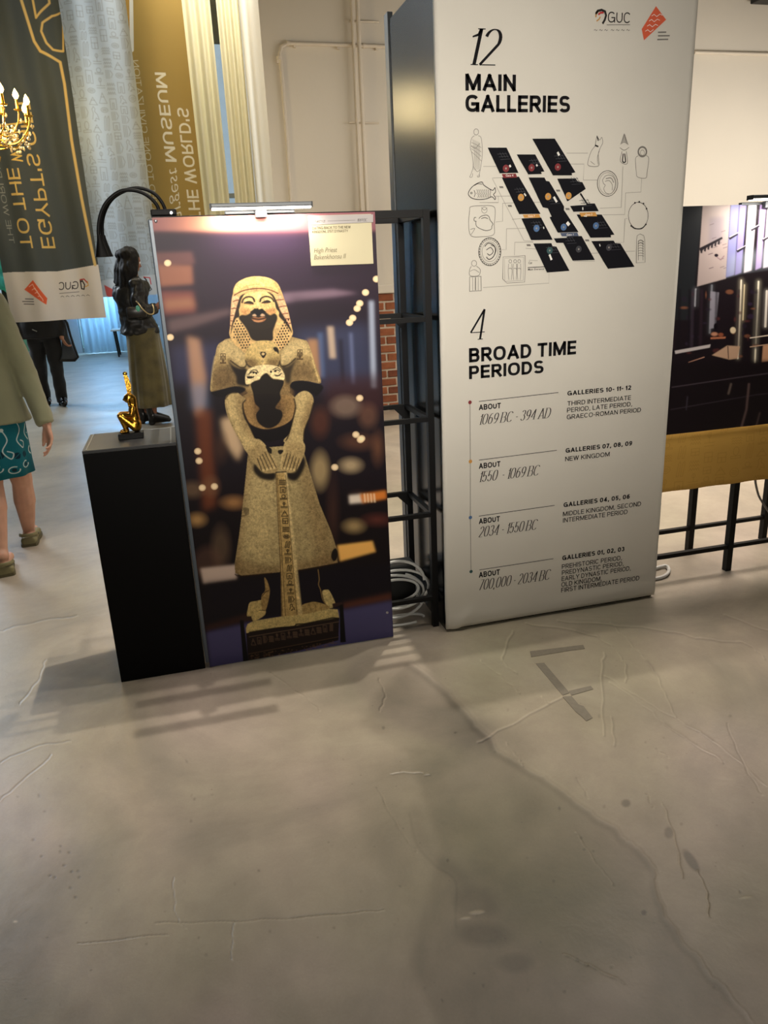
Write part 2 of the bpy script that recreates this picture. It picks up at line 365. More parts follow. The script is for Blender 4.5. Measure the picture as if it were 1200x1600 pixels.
class Art:
    """canvas in measured coordinates, linear colour"""
    def __init__(s, x0, y0, x1, y1, sc, col):
        s.x0, s.y0, s.sc = x0, y0, sc; s.w = int((x1-x0)*sc); s.h = int((y1-y0)*sc)
        s.a = np.ones((s.h, s.w, 3), np.float32)*np.array(srgb(col), np.float32)
        s.X = x0+(np.arange(s.w)+.5)/sc; s.Y = y0+(np.arange(s.h)+.5)/sc
    def _blur(s, m, blur, bb):
        if not blur: return m
        k = int(blur*s.sc*3.2+6); i0, i1, j0, j1 = max(0, bb[0]-k), min(s.w, bb[1]+k), max(0, bb[2]-k), min(s.h, bb[3]+k)
        if i1 > i0 and j1 > j0: m[j0:j1, i0:i1] = gblur(m[j0:j1, i0:i1], blur*s.sc)
        return m
    def mask(s, polys, blur=0, ss=2):
        m = np.zeros((s.h, s.w), np.float32); bb = [10**9, -10**9, 10**9, -10**9]
        for P in polys:
            P = np.array([(p[0], p[1]) for p in P], float); u = (P[:, 0]-s.x0)*s.sc; v = (P[:, 1]-s.y0)*s.sc
            i0, i1 = max(0, int(u.min())-1), min(s.w, int(u.max())+2); j0, j1 = max(0, int(v.min())-1), min(s.h, int(v.max())+2)
            if i1 <= i0 or j1 <= j0: continue
            bb = [min(bb[0], i0), max(bb[1], i1), min(bb[2], j0), max(bb[3], j1)]
            k = ss if (i1-i0)*(j1-j0) < 60000 else 1
            xs = i0+(np.arange((i1-i0)*k)+.5)/k; ys = (j0+(np.arange((j1-j0)*k)+.5)/k)[:, None]; ins = np.zeros((len(ys), len(xs)), bool); n = len(u)
            for a in range(n):
                b = (a+1) % n
                if v[a] == v[b]: continue
                c = (v[a] > ys) != (v[b] > ys); xi = (u[b]-u[a])*(ys-v[a])/(v[b]-v[a])+u[a]; ins ^= c & (xs[None, :] < xi)
            q = ins.astype(np.float32)
            if k > 1: q = q.reshape(j1-j0, k, i1-i0, k).mean((1, 3))
            m[j0:j1, i0:i1] = np.minimum(1, m[j0:j1, i0:i1]+q)
        return s._blur(m, blur, bb)
    def stroke(s, pts, w, blur=0):
        m = np.zeros((s.h, s.w), np.float32); P = [np.array(p, float) for p in pts]; R = w/2+1.5/s.sc; bb = [10**9, -10**9, 10**9, -10**9]
        for a, b in zip(P[:-1], P[1:]):
            lo = np.minimum(a, b)-R; hi = np.maximum(a, b)+R
            i0, i1 = max(0, int((lo[0]-s.x0)*s.sc)), min(s.w, int((hi[0]-s.x0)*s.sc)+1); j0, j1 = max(0, int((lo[1]-s.y0)*s.sc)), min(s.h, int((hi[1]-s.y0)*s.sc)+1)
            if i1 <= i0 or j1 <= j0: continue
            bb = [min(bb[0], i0), max(bb[1], i1), min(bb[2], j0), max(bb[3], j1)]
            x = s.X[i0:i1][None, :]; y = s.Y[j0:j1][:, None]; d = b-a; L = d@d+1e-9
            t = np.clip(((x-a[0])*d[0]+(y-a[1])*d[1])/L, 0, 1); D = np.hypot(x-a[0]-t*d[0], y-a[1]-t*d[1])
            m[j0:j1, i0:i1] = np.maximum(m[j0:j1, i0:i1], np.clip((w/2-D)*s.sc+.5, 0, 1))
        return s._blur(m, blur, bb)
    def ellm(s, cx, cy, rx, ry, ang=0, soft=.6):
        m = np.zeros((s.h, s.w), np.float32); R = max(rx, ry)*(1+soft*.55/min(rx, ry))+2/s.sc
        i0, i1 = max(0, int((cx-R-s.x0)*s.sc)), min(s.w, int((cx+R-s.x0)*s.sc)+1); j0, j1 = max(0, int((cy-R-s.y0)*s.sc)), min(s.h, int((cy+R-s.y0)*s.sc)+1)
        if i1 <= i0 or j1 <= j0: return m
        x = s.X[None, i0:i1]-cx; y = s.Y[j0:j1, None]-cy; c, q = math.cos(ang), math.sin(ang); d = np.hypot((x*c+y*q)/rx, (-x*q+y*c)/ry)
        m[j0:j1, i0:i1] = np.clip((1-d)*min(rx, ry)/soft+.5, 0, 1); return m
    def put(s, m, col, op=1):
        r = np.flatnonzero(m.any(1)); q = np.flatnonzero(m.any(0))
        if not len(r): return
        sl = (slice(r[0], r[-1]+1), slice(q[0], q[-1]+1)); c = np.array(srgb(col), np.float32); k = m[sl][..., None]*op
        s.a[sl] = s.a[sl]*(1-k)+c*k
    def fill(s, polys, col, blur=0, op=1): s.put(s.mask(polys, blur), col, op)
    def ln(s, pts, w, col, blur=0, op=1): s.put(s.stroke(pts, w, blur), col, op)
    def el(s, cx, cy, rx, ry, col, ang=0, soft=.6, op=1): s.put(s.ellm(cx, cy, rx, ry, ang, soft), col, op)
    def noise(s, sig, seed=0):
        r = np.random.default_rng(seed).standard_normal((s.h, s.w)).astype(np.float32); r = gblur(r, sig*s.sc); return r/(r.std()+1e-9)
    def sheet(s, P00, P10, P01, w, h):
        """resample onto a real rectangle: P00 top-left, P10 top-right, P01 bottom-left"""
        P00, P10, P01 = (np.array(p, float) for p in (P00, P10, P01))
        u = ((np.arange(w)+.5)/w)[None, :, None]; v = ((np.arange(h)+.5)/h)[:, None, None]
        x, y = projA(P00+(P10-P00)*u+(P01-P00)*v); fx = np.clip((x-s.x0)*s.sc-.5, 0, s.w-1.001); fy = np.clip((y-s.y0)*s.sc-.5, 0, s.h-1.001)
        i = fx.astype(int); j = fy.astype(int); fx = (fx-i)[..., None]; fy = (fy-j)[..., None]; a = s.a
        r = (a[j, i]*(1-fx)+a[j, i+1]*fx)*(1-fy)+(a[j+1, i]*(1-fx)+a[j+1, i+1]*fx)*fy
        return np.where(r <= .0031308, r*12.92, 1.055*np.clip(r, 0, 1)**(1/2.4)-.055)
def grid_sheet(name, P00, P10, P01, nu, nv, fn=None, thick=0):
    """real sheet with UVs; fn(u,v)->offset along the normal"""
    P00, P10, P01 = Vector(P00), Vector(P10), Vector(P01); n = (P10-P00).cross(P01-P00).normalized()
    vs = []; fs = []
    for j in range(nv+1):
        for i in range(nu+1):
            u, v = i/nu, j/nv; d = fn(u, v) if fn else 0
            vs.append(P00+(P10-P00)*u+(P01-P00)*v+n*d)
    for j in range(nv):
        for i in range(nu): a = j*(nu+1)+i; fs.append((a, a+nu+1, a+nu+2, a+1))
    me = bpy.data.meshes.new(name); me.from_pydata(vs, [], fs); uv = me.uv_layers.new(name='UVMap')
    for p in me.polygons:
        p.use_smooth = True
        for li, vi in zip(p.loop_indices, p.vertices): i = vi % (nu+1); j = vi//(nu+1); uv.data[li].uv = (i/nu, 1-j/nv)
    if thick:
        me = bake(me, [('SOLIDIFY', dict(thickness=thick, offset=0))], name)
    return me
# hieroglyph-like line icons in a unit box (generic signs)
HG = [
 [[(.2, 0), (.35, .9), (.5, 1), (.55, .8), (.4, 0), (.2, 0)], [(.6, 0), (.75, .9), (.9, 1), (.95, .8), (.8, 0), (.6, 0)]],
 [[(0, .2), (1, .2), (1, .35), (0, .35), (0, .2)], arc(.5, .68, .28, .28, 0, 360, 14)],
 [[(i/8, .8 if i % 2 else .6) for i in range(9)], [(i/8, .5 if i % 2 else .3) for i in range(9)], [(i/8, .2 if i % 2 else 0) for i in range(9)]],
 [[(.1, 0), (.1, .9), (.9, .9), (.9, 0), (.6, 0), (.6, .55), (.4, .55), (.4, 0), (.1, 0)]],
 [[(.15, .1), (.3, .5), (.2, .8), (.4, 1), (.6, .85), (.5, .65), (.8, .45), (.95, .1), (.6, .2), (.45, 0)], [(.35, 0), (.6, 0)]],
 [[(0, .1), (1, .1)], [(0, .3), (1, .3)], [(.5, .3), (.5, .9)], arc(.5, .8, .18, .18, 0, 360, 10)],
 [arc(.5, .5, .45, .3, 0, 360, 16), [(.2, .5), (.8, .5)], [(.3, .62), (.7, .62)], [(.3, .38), (.7, .38)]],
 [[(0, 0), (.5, .9), (1, 0), (0, 0)], [(.3, .55), (.7, .55)]],
 [[(.1, 0), (.1, 1)], [(.3, 0), (.3, 1)], [(.5, 0), (.5, 1)], [(.7, .1), (.95, .5), (.7, .95)]],
 [[(.1, .9), (.9, .9), (.9, .1), (.1, .1), (.1, .9)], [(.1, .5), (.9, .5)], [(.5, .5), (.5, .1)]],
]
def glyph_cell(g, x, y, w, h, sx=0.0):
    return [[(x+p[0]*w+sx*(1-p[1])*h, y+(1-p[1])*h) for p in s] for s in HG[g]]
# ================================================================= FLOOR
fa = Art(-400, 560, 1700, 1700, .8, (128, 128, 128)); NEU = .2159
fa.a[:] = NEU
def fl_add(m, r=0, g=0, b=0):
    fa.a[..., 0] += m*r*NEU; fa.a[..., 1] += m*g*NEU; fa.a[..., 2] += m*b*NEU
# worn darker screed beyond the curved joint, its raised lip, troughs and trowel ridges, with some shade painted in
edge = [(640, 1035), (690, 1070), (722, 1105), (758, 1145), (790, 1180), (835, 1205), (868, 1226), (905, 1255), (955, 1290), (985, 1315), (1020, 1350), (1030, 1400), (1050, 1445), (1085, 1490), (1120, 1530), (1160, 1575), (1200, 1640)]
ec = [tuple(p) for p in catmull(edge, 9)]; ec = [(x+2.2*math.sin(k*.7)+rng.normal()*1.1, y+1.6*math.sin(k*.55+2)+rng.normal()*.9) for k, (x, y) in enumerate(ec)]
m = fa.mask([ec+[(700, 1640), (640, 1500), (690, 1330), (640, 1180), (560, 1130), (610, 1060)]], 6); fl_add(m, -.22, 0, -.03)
m = fa.mask([[tuple(p) for p in catmull([(700, 1250), (790, 1230), (880, 1290), (960, 1330), (1010, 1450), (980, 1540), (860, 1520), (800, 1420), (730, 1350)], 5, True)]], 26); fl_add(m, -.08, 0, -.22)
m = fa.mask([[tuple(p) for p in catmull([(540, 1040), (640, 1030), (720, 1100), (780, 1160), (700, 1165), (600, 1120)], 5, True)]], 7); fl_add(m, -.12, 0, .16)  # stained patch with the tall panel's cast shadow painted in
fl_add(fa.stroke(ec, 3.2, 1.0), .10, .9); fl_add(fa.stroke([(x-5, y+5) for x, y in ec], 6, 3), -.22, -.6); fl_add(fa.stroke([(x+4, y-3) for x, y in ec], 3, 1.5), .10, .2)  # lip highlight and groove shade painted along the joint
bo = [tuple(p) for p in catmull([(640, 1270), (652, 1320), (680, 1352), (712, 1378), (712, 1440), (722, 1475), (760, 1478), (790, 1455)], 5)]
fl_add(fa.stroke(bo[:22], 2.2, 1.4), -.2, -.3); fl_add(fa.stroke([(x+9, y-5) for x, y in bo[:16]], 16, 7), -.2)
for cx, cy, rx, ry, a, s, d in ((745, 1410, 34, 24, .2, 16, .2), (755, 1460, 38, 18, .1, 14, .26), (805, 1505, 26, 14, 0, 10, .22), (1080, 1345, 7, 20, -.6, 3, .55), (1045, 1301, 7, 9, 0, 3, .4), (978, 1255, 7, 6, 0, 3, .45), (1006, 1426, 4, 4, 0, 2, .4), (45, 1450, 60, 110, .5, 40, .12), (760, 1150, 60, 25, .5, 20, .12), (300, 1290, 160, 70, 0, 60, -.06), (430, 1180, 200, 60, -.15, 50, -.06), (1090, 1000, 160, 70, 0, 60, -.07), (640, 1160, 60, 40, .2, 25, -.10), (120, 1360, 60, 40, 0, 30, .06), (1130, 1440, 100, 160, .5, 60, .05), (900, 1560, 200, 60, 0, 60, .05)):
    fl_add(fa.ellm(cx, cy, rx, ry, a, s), -d, 0)
for cx, cy, rx, ry in ((885, 1425, 12, 3), (727, 1434, 8, 2), (1165, 1402, 9, 2)): fl_add(fa.ellm(cx-140*(cx == 885), cy, rx, ry, -.1, 1.5), .5, .6)
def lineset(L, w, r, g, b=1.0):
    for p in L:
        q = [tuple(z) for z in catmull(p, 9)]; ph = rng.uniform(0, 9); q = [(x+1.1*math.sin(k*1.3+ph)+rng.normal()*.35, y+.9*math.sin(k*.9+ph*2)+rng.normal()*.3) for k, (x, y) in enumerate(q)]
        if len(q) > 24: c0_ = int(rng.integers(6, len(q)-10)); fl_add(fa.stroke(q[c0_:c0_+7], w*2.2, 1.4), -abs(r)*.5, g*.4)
        fl_add(fa.stroke(q, w, b), r, g); fl_add(fa.stroke([(x+w, y+w) for x, y in q], w, b), -r*.9, -g*.7)  # each line gets a lit and a shaded side painted into the tone
lineset([[(800, 985), (785, 1030), (808, 1052)], [(750, 1032), (780, 1055), (812, 1082)], [(820, 974), (900, 985), (950, 1005), (975, 1035), (978, 1065)], [(955, 973), (990, 1010), (1020, 1045), (1040, 1085), (1055, 1120)],
         [(870, 970), (950, 975), (1040, 985), (1100, 998), (1165, 1005), (1195, 1028)], [(1130, 960), (1200, 985), (1260, 1010)], [(945, 1055), (1000, 1090), (1060, 1125), (1120, 1162), (1200, 1230)], [(952, 1065), (1010, 1105), (1050, 1140), (1130, 1190)],
         [(745, 1160), (800, 1130), (880, 1087)], [(610, 1207), (650, 1206), (668, 1210)], [(790, 1160), (810, 1185), (816, 1195)], [(845, 1088), (856, 1098)], [(1035, 1255), (1055, 1310), (1066, 1370)], [(900, 1300), (930, 1345), (958, 1380)], [(1090, 1360), (1105, 1395), (1107, 1430)],
         [(943, 1148), (940, 1050), (945, 1020)], [(880, 1490), (920, 1508), (975, 1535)], [(960, 1165), (955, 1120)]], 2.0, .34, 1.3, .6)
lineset([[(0, 1190), (60, 1165), (110, 1158)], [(30, 1100), (60, 1060), (70, 1030)], [(0, 985), (60, 970), (120, 962)], [(240, 1442), (330, 1440), (430, 1435), (540, 1426), (600, 1420)], [(270, 1370), (275, 1430), (290, 1450)], [(365, 1440), (360, 1500)], [(588, 1230), (620, 1290), (650, 1330)],
         [(260, 1460), (120, 1475)], [(0, 1250), (80, 1180)], [(420, 1050), (470, 1085), (500, 1110)], [(590, 1060), (600, 1085), (592, 1110)], [(1025, 1170), (1045, 1182)], [(1135, 1130), (1160, 1190), (1190, 1240)], [(1010, 1240), (1020, 1262)], [(900, 1215), (918, 1245)]], 1.8, -.36, -1.0, .5)  # dark lines, one painted along the tall panel's shadow edge
for k in range(70):
    x = rng.uniform(20, 1180); y = rng.uniform(1100, 1590)
    fl_add(fa.ellm(x, y, rng.uniform(1, 2.4), rng.uniform(1, 3.4), rng.uniform(-.5, .5), 1), -rng.uniform(.1, .35), -.3)
for x, y in ((95, 1322), (108, 1332), (112, 1362), (122, 1361), (124, 1371), (110, 1387), (100, 1352), (78, 1368), (85, 1371), (52, 1312), (118, 1402), (65, 1338)): fl_add(fa.ellm(x, y, 2.6, 2.2, 0, 1), -.35, -.4)
fl_add(fa.ellm(24, 1440, 3, 1.6, 0, 1), 1.2, 0)
n1 = fa.noise(38, 1); n2 = fa.noise(14, 2); n3 = fa.noise(60, 5); fl_add(n1, .045, 0, .07); fl_add(n2, .03, .12); fl_add(n3, .035, 0, .10)
ww, wh = 1500, 1380; FX0, FX1, FY0, FY1 = -1.7, 3.3, .6, 5.2
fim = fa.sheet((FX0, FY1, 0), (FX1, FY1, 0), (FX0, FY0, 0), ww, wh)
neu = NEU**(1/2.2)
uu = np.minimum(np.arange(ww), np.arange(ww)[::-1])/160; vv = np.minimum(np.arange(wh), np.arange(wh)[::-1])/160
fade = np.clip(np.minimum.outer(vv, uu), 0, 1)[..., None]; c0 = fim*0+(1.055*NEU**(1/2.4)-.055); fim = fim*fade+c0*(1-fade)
im = bpy.data.images.new('screed wear and shade', ww, wh, alpha=False); px = np.ones((wh, ww, 4), np.float32); px[..., :3] = np.clip(fim, 0, 1); im.pixels.foreach_set(px[::-1].ravel()); im.pack()
m = bpy.data.materials.new('polished concrete'); m.use_nodes = True; nt = m.node_tree; B = nt.nodes['Principled BSDF']; N = nt.nodes.new; Lk = nt.links.new
geo = N('ShaderNodeNewGeometry'); mp = N('ShaderNodeMapping'); mp.vector_type = 'POINT'
mp.inputs['Location'].default_value = (-FX0/(FX1-FX0), -FY0/(FY1-FY0), 0); mp.inputs['Scale'].default_value = (1/(FX1-FX0), 1/(FY1-FY0), 1)
Lk(geo.outputs['Position'], mp.inputs['Vector']); ti = N('ShaderNodeTexImage'); ti.image = im; ti.extension = 'EXTEND'; Lk(mp.outputs[0], ti.inputs['Vector'])
sep = N('ShaderNodeSeparateColor'); Lk(ti.outputs['Color'], sep.inputs[0])
def noi(sc, det=6, rough=.6, dist=0.0):
    n = N('ShaderNodeTexNoise'); n.inputs['Scale'].default_value = sc; n.inputs['Detail'].default_value = det; n.inputs['Roughness'].default_value = rough; n.inputs['Distortion'].default_value = dist
    Lk(geo.outputs['Position'], n.inputs['Vector']); return n.outputs['Fac']
def mth(op, a, b=0.0, c=None):
    n = N('ShaderNodeMath'); n.operation = op
    for i, v in enumerate((a, b)+((c,) if c is not None else ())):
        if isinstance(v, (int, float)): n.inputs[i].default_value = v
        else: Lk(v, n.inputs[i])
    return n.outputs[0]
base = N('ShaderNodeValToRGB'); Lk(noi(1.3, 8, .65, .6), base.inputs[0])
e = base.color_ramp.elements; e[0].position = .33; e[0].color = (*srgb(138, 131, 117), 1); e[1].position = .68; e[1].color = (*srgb(168, 159, 141), 1)
q = base.color_ramp.elements.new(.5); q.color = (*srgb(155, 145, 129), 1)
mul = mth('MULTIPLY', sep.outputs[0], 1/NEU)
mul = mth('MULTIPLY', mul, mth('ADD', mth('MULTIPLY', noi(9, 8, .7, .3), .30), .85))
mul = mth('MULTIPLY', mul, mth('ADD', mth('MULTIPLY', noi(160, 3, .7), .16), .92))
sp = N('ShaderNodeTexVoronoi'); sp.inputs['Scale'].default_value = 14; Lk(geo.outputs['Position'], sp.inputs['Vector'])
spk = N('ShaderNodeMapRange'); Lk(sp.outputs['Distance'], spk.inputs[0]); spk.inputs[1].default_value = .015; spk.inputs[2].default_value = .06; spk.inputs[3].default_value = .72; spk.inputs[4].default_value = 1
mul = mth('MULTIPLY', mul, spk.outputs[0])
vm = N('ShaderNodeVectorMath'); vm.operation = 'SCALE'; Lk(base.outputs[0], vm.inputs[0]); Lk(mul, vm.inputs['Scale'])
tb = mth('SUBTRACT', mth('MULTIPLY', sep.outputs[2], 1/NEU), 1.0)
cx = N('ShaderNodeCombineXYZ'); Lk(mth('ADD', mth('MULTIPLY', tb, .18), 1.0), cx.inputs[0]); cx.inputs[1].default_value = 1; Lk(mth('ADD', mth('MULTIPLY', tb, .35), 1.0), cx.inputs[2])
v2 = N('ShaderNodeVectorMath'); v2.operation = 'MULTIPLY'; Lk(vm.outputs[0], v2.inputs[0]); Lk(cx.outputs[0], v2.inputs[1]); Lk(v2.outputs[0], B.inputs['Base Color'])
B.inputs['Specular IOR Level'].default_value = .45
Lk(mth('ADD', mth('MULTIPLY', noi(3, 6), .22), .30), B.inputs['Roughness'])
hgt = mth('ADD', mth('MULTIPLY', sep.outputs[1], 1.6), mth('ADD', mth('MULTIPLY', noi(14, 6, .6, .5), .35), mth('MULTIPLY', noi(90, 3), .05)))
bp = N('ShaderNodeBump'); bp.inputs['Strength'].default_value = .55; bp.inputs['Distance'].default_value = .006; Lk(hgt, bp.inputs['Height']); Lk(bp.outputs[0], B.inputs['Normal'])
MATS['floor'] = m
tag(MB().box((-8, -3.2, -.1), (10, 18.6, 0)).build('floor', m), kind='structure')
# ================================================================= ROOM
plaster = mat('warm white plaster', (226, 219, 204), .85, var=.025, scale=.8, bump=.15, bscale=25)
plasterd = mat('grey white plaster', (205, 203, 196), .85, var=.03, scale=.8)
WY = 8.03
S = lambda o: tag(o, kind='structure')
wr = S(MB().box((1.10, WY, 1.335), (10, WY+.25, 6.2)).box((1.10, WY+.02, 0), (10, WY+.25, 1.335)).build('wall_back', plaster))
# brick wainscot: piece by piece where seen through the rack, joined beyond
ml = mat('lime mortar', (205, 192, 172), .95, var=.08, scale=30, bump=.4)
bm_ = [mat('brick %s' % n, c, .9, var=.18, scale=14, bump=.5, bscale=50) for n, c in (('red', (138, 80, 52)), ('orange', (150, 90, 58)), ('dark', (118, 66, 44)))]
MB().box((1.10, WY-.055, 0), (10, WY+.02, 1.25)).build('mortar_bed', ml, wr)
far = MB(); pitch = .0862; blen = .215
bmesh_cache = []
for k in range(5):
    b = MB(); b.box((-.098, -.022, -.0355), (.098, .022, .0355), .007); me = b.mesh('brick', 0)
    for v in me.vertices: v.co += Vector((random.uniform(-.003, .003), random.uniform(-.003, .003), random.uniform(-.003, .003)))
    me.materials.append(bm_[k % 3]); bmesh_cache.append(me)
for r in range(14):
    z = .048+r*pitch*1.035
    x = 1.2+(blen/2 if r % 2 else 0)
    while x < 9.9:
        if 1.75 < x < 2.95:
            o = bpy.data.objects.new('brick', random.choice(bmesh_cache)); COL.objects.link(o); o.parent = wr; o.location = (x, WY-.04-random.uniform(0, .006), z)
            o.rotation_euler = (0, random.uniform(-.015, .015), 0)
        else: far.box((x-.1, WY-.062, z-.036), (x+.1, WY-.02, z+.036))
        x += blen
S(far.build('brickwork', bm_[0], wr)); wr.children[-1]['kind'] = 'stuff'
S(MB().box((1.09, WY-.085, 1.25), (10, WY+.02, 1.335), .008).build('trim_1', plaster))
S(MB().box((1.10, WY+.25, 0), (1.30, 10.2, 6.2)).build('wall_return', plaster))
# far side of the hall: alcove wall behind the curtains, glazed end wall
S(MB().box((.2, 10.0, 0), (1.10, 10.2, .6)).box((.2, 10, 4.6), (1.1, 10.2, 6.2)).box((.2, 10, .6), (.42, 10.2, 4.6)).box((.98, 10, .6), (1.1, 10.2, 4.6)).build('wall_alcove', plasterd))
wf = mat('grey painted window frame', (150, 158, 156), .4)
glass = mat('clear window glass', (235, 245, 250), .02, trans=1.0, spec=.5)
w1 = S(MB().box((.42, 10.06, .6), (.47, 10.12, 4.6)).box((.93, 10.06, .6), (.98, 10.12, 4.6)).box((.47, 10.06, .6), (.93, 10.12, .65)).box((.47, 10.06, 4.55), (.93, 10.12, 4.6)).box((.68, 10.06, .65), (.72, 10.12, 4.55)).box((.47, 10.06, 2.4), (.68, 10.12, 2.45)).box((.72, 10.06, 2.4), (.93, 10.12, 2.45)).build('window_1', wf))
for a, b in (((.47, .65), (.68, 2.4)), ((.72, .65), (.93, 2.4)), ((.47, 2.45), (.68, 4.55)), ((.72, 2.45), (.93, 4.55))):
    MB().box((a[0], 10.085, a[1]), (b[0], 10.091, b[1])).build('pane', glass, w1)
S(MB().box((.2, 10.2, 0), (.4, 18.4, 6.2)).build('wall_right', plasterd))
blueish = mat('pale painted end wall', (196, 206, 214), .8, var=.03)
S(MB().box((-1.15, 18.2, 0), (.2, 18.4, 6.2)).box((-8, 18.2, 4), (-1.15, 18.4, 6.2)).box((-2.8, 18.2, 0), (-2.05, 18.4, 4)).box((-8, 18.2, 0), (-6.3, 18.4, 4)).build('wall_end', blueish))
def glazing(name, x0, x1, n, z1=4.0):
    f = MB(); f.box((x0, 18.24, z1-.08), (x1, 18.32, z1)).box((x0, 18.24, 0), (x1, 18.32, .1))
    for i in range(n+1): x = x0+(x1-x0)*i/n; f.box((x-.03, 18.24, .1), (x+.03, 18.32, z1-.08))
    f.box((x0, 18.25, 2.1), (x1, 18.31, 2.16)); w = S(f.build(name, wf))
    for i in range(n):
        a = x0+(x1-x0)*i/n+.03; b = x0+(x1-x0)*(i+1)/n-.03
        for za, zb in ((.1, 2.1), (2.16, z1-.08)): MB().box((a, 18.275, za), (b, 18.285, zb)).build('pane', glass, w)
glazing('window_2', -2.05, -1.15, 1); glazing('window_3', -6.3, -2.8, 3)
S(MB().box((-8.2, -3.2, 0), (-8, 18.4, 6.2)).build('wall_left', mat('dark hall cladding', (92, 86, 78), .8)))
S(MB().box((-8.2, -3.4, 0), (10.2, -3.2, 6.2)).build('wall_front', mat('dark hall cladding', (92, 86, 78), .8)))
S(MB().box((10, -3.2, 0), (10.2, 8.3, 6.2)).build('wall_side', plasterd))
S(MB().box((-8.2, -3.4, 6.2), (10.2, 18.6, 6.3)).build('ceiling', mat('dark ceiling paint', (84, 80, 74), .9)))
# garden seen through the glazing
gm = mat('leaves outdoors', (120, 235, 190), .7, var=.3, scale=6)
for i, (x, y, r, z) in enumerate(((-4.1, 22, .9, 2.0), (-7.4, 23, 1.2, 2.2), (-1.4, 26, 1.0, 1.9))):
    t = thing('garden_tree', (x, y, 0), ('bright green tree outside the far glazing, left edge of the photo', 'green tree beyond the glazing, farther left', 'small green tree outdoors behind the hanging banner')[i], 'tree')
    MB().cap((x, y, .1), (x, y, z), .1, .07).build('trunk', mat('bark', (80, 62, 48), .9), t, 1)
    c = MB()
    for k in range(16): c.ell((x+random.gauss(0, r*.45), y+random.gauss(0, r*.4), z+random.gauss(.3, r*.4)), (r*.4, r*.4, r*.34), None, 10)
    me = c.mesh('crown', 60); wrinkle(me, .25, 3); tag(link('crown', me, gm, t), kind='stuff')
S(MB().box((-12, 18.7, -.12), (6, 30, -.02)).build('ground_outside', mat('lawn', (90, 150, 100), .9)))
# white sheer drape that glows blue in the daylight of the entrance
sheer = mat('white sheer entrance drape', (215, 228, 236), .8)
def folds(name, P00, P10, P01, nu, nv, fn, m, th=.004, parent=None):
    return link(name, grid_sheet(name, P00, P10, P01, nu, nv, fn, th), m, parent)
d = folds('entrance_drape', (-1.95, 17.8, 2.6), (-.6, 17.8, 2.6), (-1.95, 17.8, .02), 90, 2, lambda u, v: .03*math.sin(u*60), sheer)
nt = sheer.node_tree; b = nt.nodes['Principled BSDF']; tr = nt.nodes.new('ShaderNodeBsdfTranslucent'); tr.inputs[0].default_value = (.8, .88, .93, 1); mx = nt.nodes.new('ShaderNodeMixShader'); mx.inputs[0].default_value = .7
nt.links.new(b.outputs[0], mx.inputs[1]); nt.links.new(tr.outputs[0], mx.inputs[2]); nt.links.new(mx.outputs[0], nt.nodes['Material Output'].inputs['Surface'])
tag(d, 'pale blue-lit drape hanging across the far entrance behind the people', 'drape')
# ================================================================= CURTAINS
cm = mat('pale yellow curtain cloth', (240, 235, 208), .9, var=.0, scale=.5)
nt = cm.node_tree; b = nt.nodes['Principled BSDF']; tr = nt.nodes.new('ShaderNodeBsdfTranslucent'); tr.inputs[0].default_value = (*srgb(232, 222, 176), 1); mx = nt.nodes.new('ShaderNodeMixShader'); mx.inputs[0].default_value = .45
nt.links.new(b.outputs[0], mx.inputs[1]); nt.links.new(tr.outputs[0], mx.inputs[2]); nt.links.new(mx.outputs[0], nt.nodes['Material Output'].inputs['Surface'])
for i, (xa, xb, y, fr, ph, lab) in enumerate(((.28, .79, 9.62, 30, 0, 'pale yellow-green floor-length curtain beside the gold banner'), (.85, 1.085, 9.5, 18, 1, 'pale yellow pleated curtain next to the white wall corner'))):
    o = folds('curtain', (xa, y, 5.4), (xb, y, 5.4), (xa, y, .03), 150, 6, (lambda fr, ph: lambda u, v: (.020+.006*math.sin(v*3))*math.sin(u*fr+ph+v*.5)+.006*math.sin(u*fr*.37+v))(fr, ph), cm)
    tag(o, lab, 'curtain', 'curtains in the alcove')
# ================================================================= CONDUITS ON THE WALL
cp = mat('painted conduit', (222, 212, 194), .5)
def wp(x, y, d=.03): q = onY(x, y, WY-d); return q
p = [wp(456, 335), wp(447, 200), wp(438.5, 95), wp(437, 84), wp(440, 73), wp(450, 67.5), wp(500, 69), wp(570, 71.5), wp(600, 72.5), wp(640, 74)]
t = thing('conduit', wp(437, 84), 'long painted conduit bending from vertical to horizontal on the wall', 'pipe')
MB().tube(p, .017, 10).build('pipe', cp, t, 1); 
for a, b_ in (((448, 67.5), (452, 67.6)), ((567, 71.4), (571.5, 71.5)), ((436, 88), (436.5, 94))): MB().tube([wp(*a), wp(*b_)], .024, 10).build('coupling', cp, t, 1)
for x, y in ((434, 95), (460, 70), (528, 73), (588, 74)): q = wp(x, y, .012); MB().box(q-Vector((.012, .024, .026)), q+Vector((.012, .010, .026))).build('clip', cp, t)
for k, (xa, xb, r, lab) in enumerate(((549.5, 564.5, .016, 'left of two vertical painted conduits on the white wall'), (558.5, 572.5, .019, 'right, thicker of two vertical painted conduits on the white wall'))):
    t = thing('conduit', wp(xb, 330, .08), lab, 'pipe')
    MB().tube([wp(xa-1.5-k*1.5, -40, .08), wp(xa-k*.5, 0, .08), wp(xb+k*.8, 330, .08), wp(xb+5+k, 460, .08)], r, 10).build('pipe', cp, t, 1)
    if k:
        for y in (33, 191): q = wp(545, y, .056); q2 = wp(592, y+1, .056); MB().tube([q, q2], .009, 6).build('bracket', cp, t)
t = MB().tube([wp(1085, 82, .05), wp(1200, 85, .05), wp(1500, 92, .05)], .018, 8).build('conduit', cp, None, 1, org=wp(1085, 82)); tag(t, 'thin horizontal conduit on the wall right of the tall panel', 'pipe')
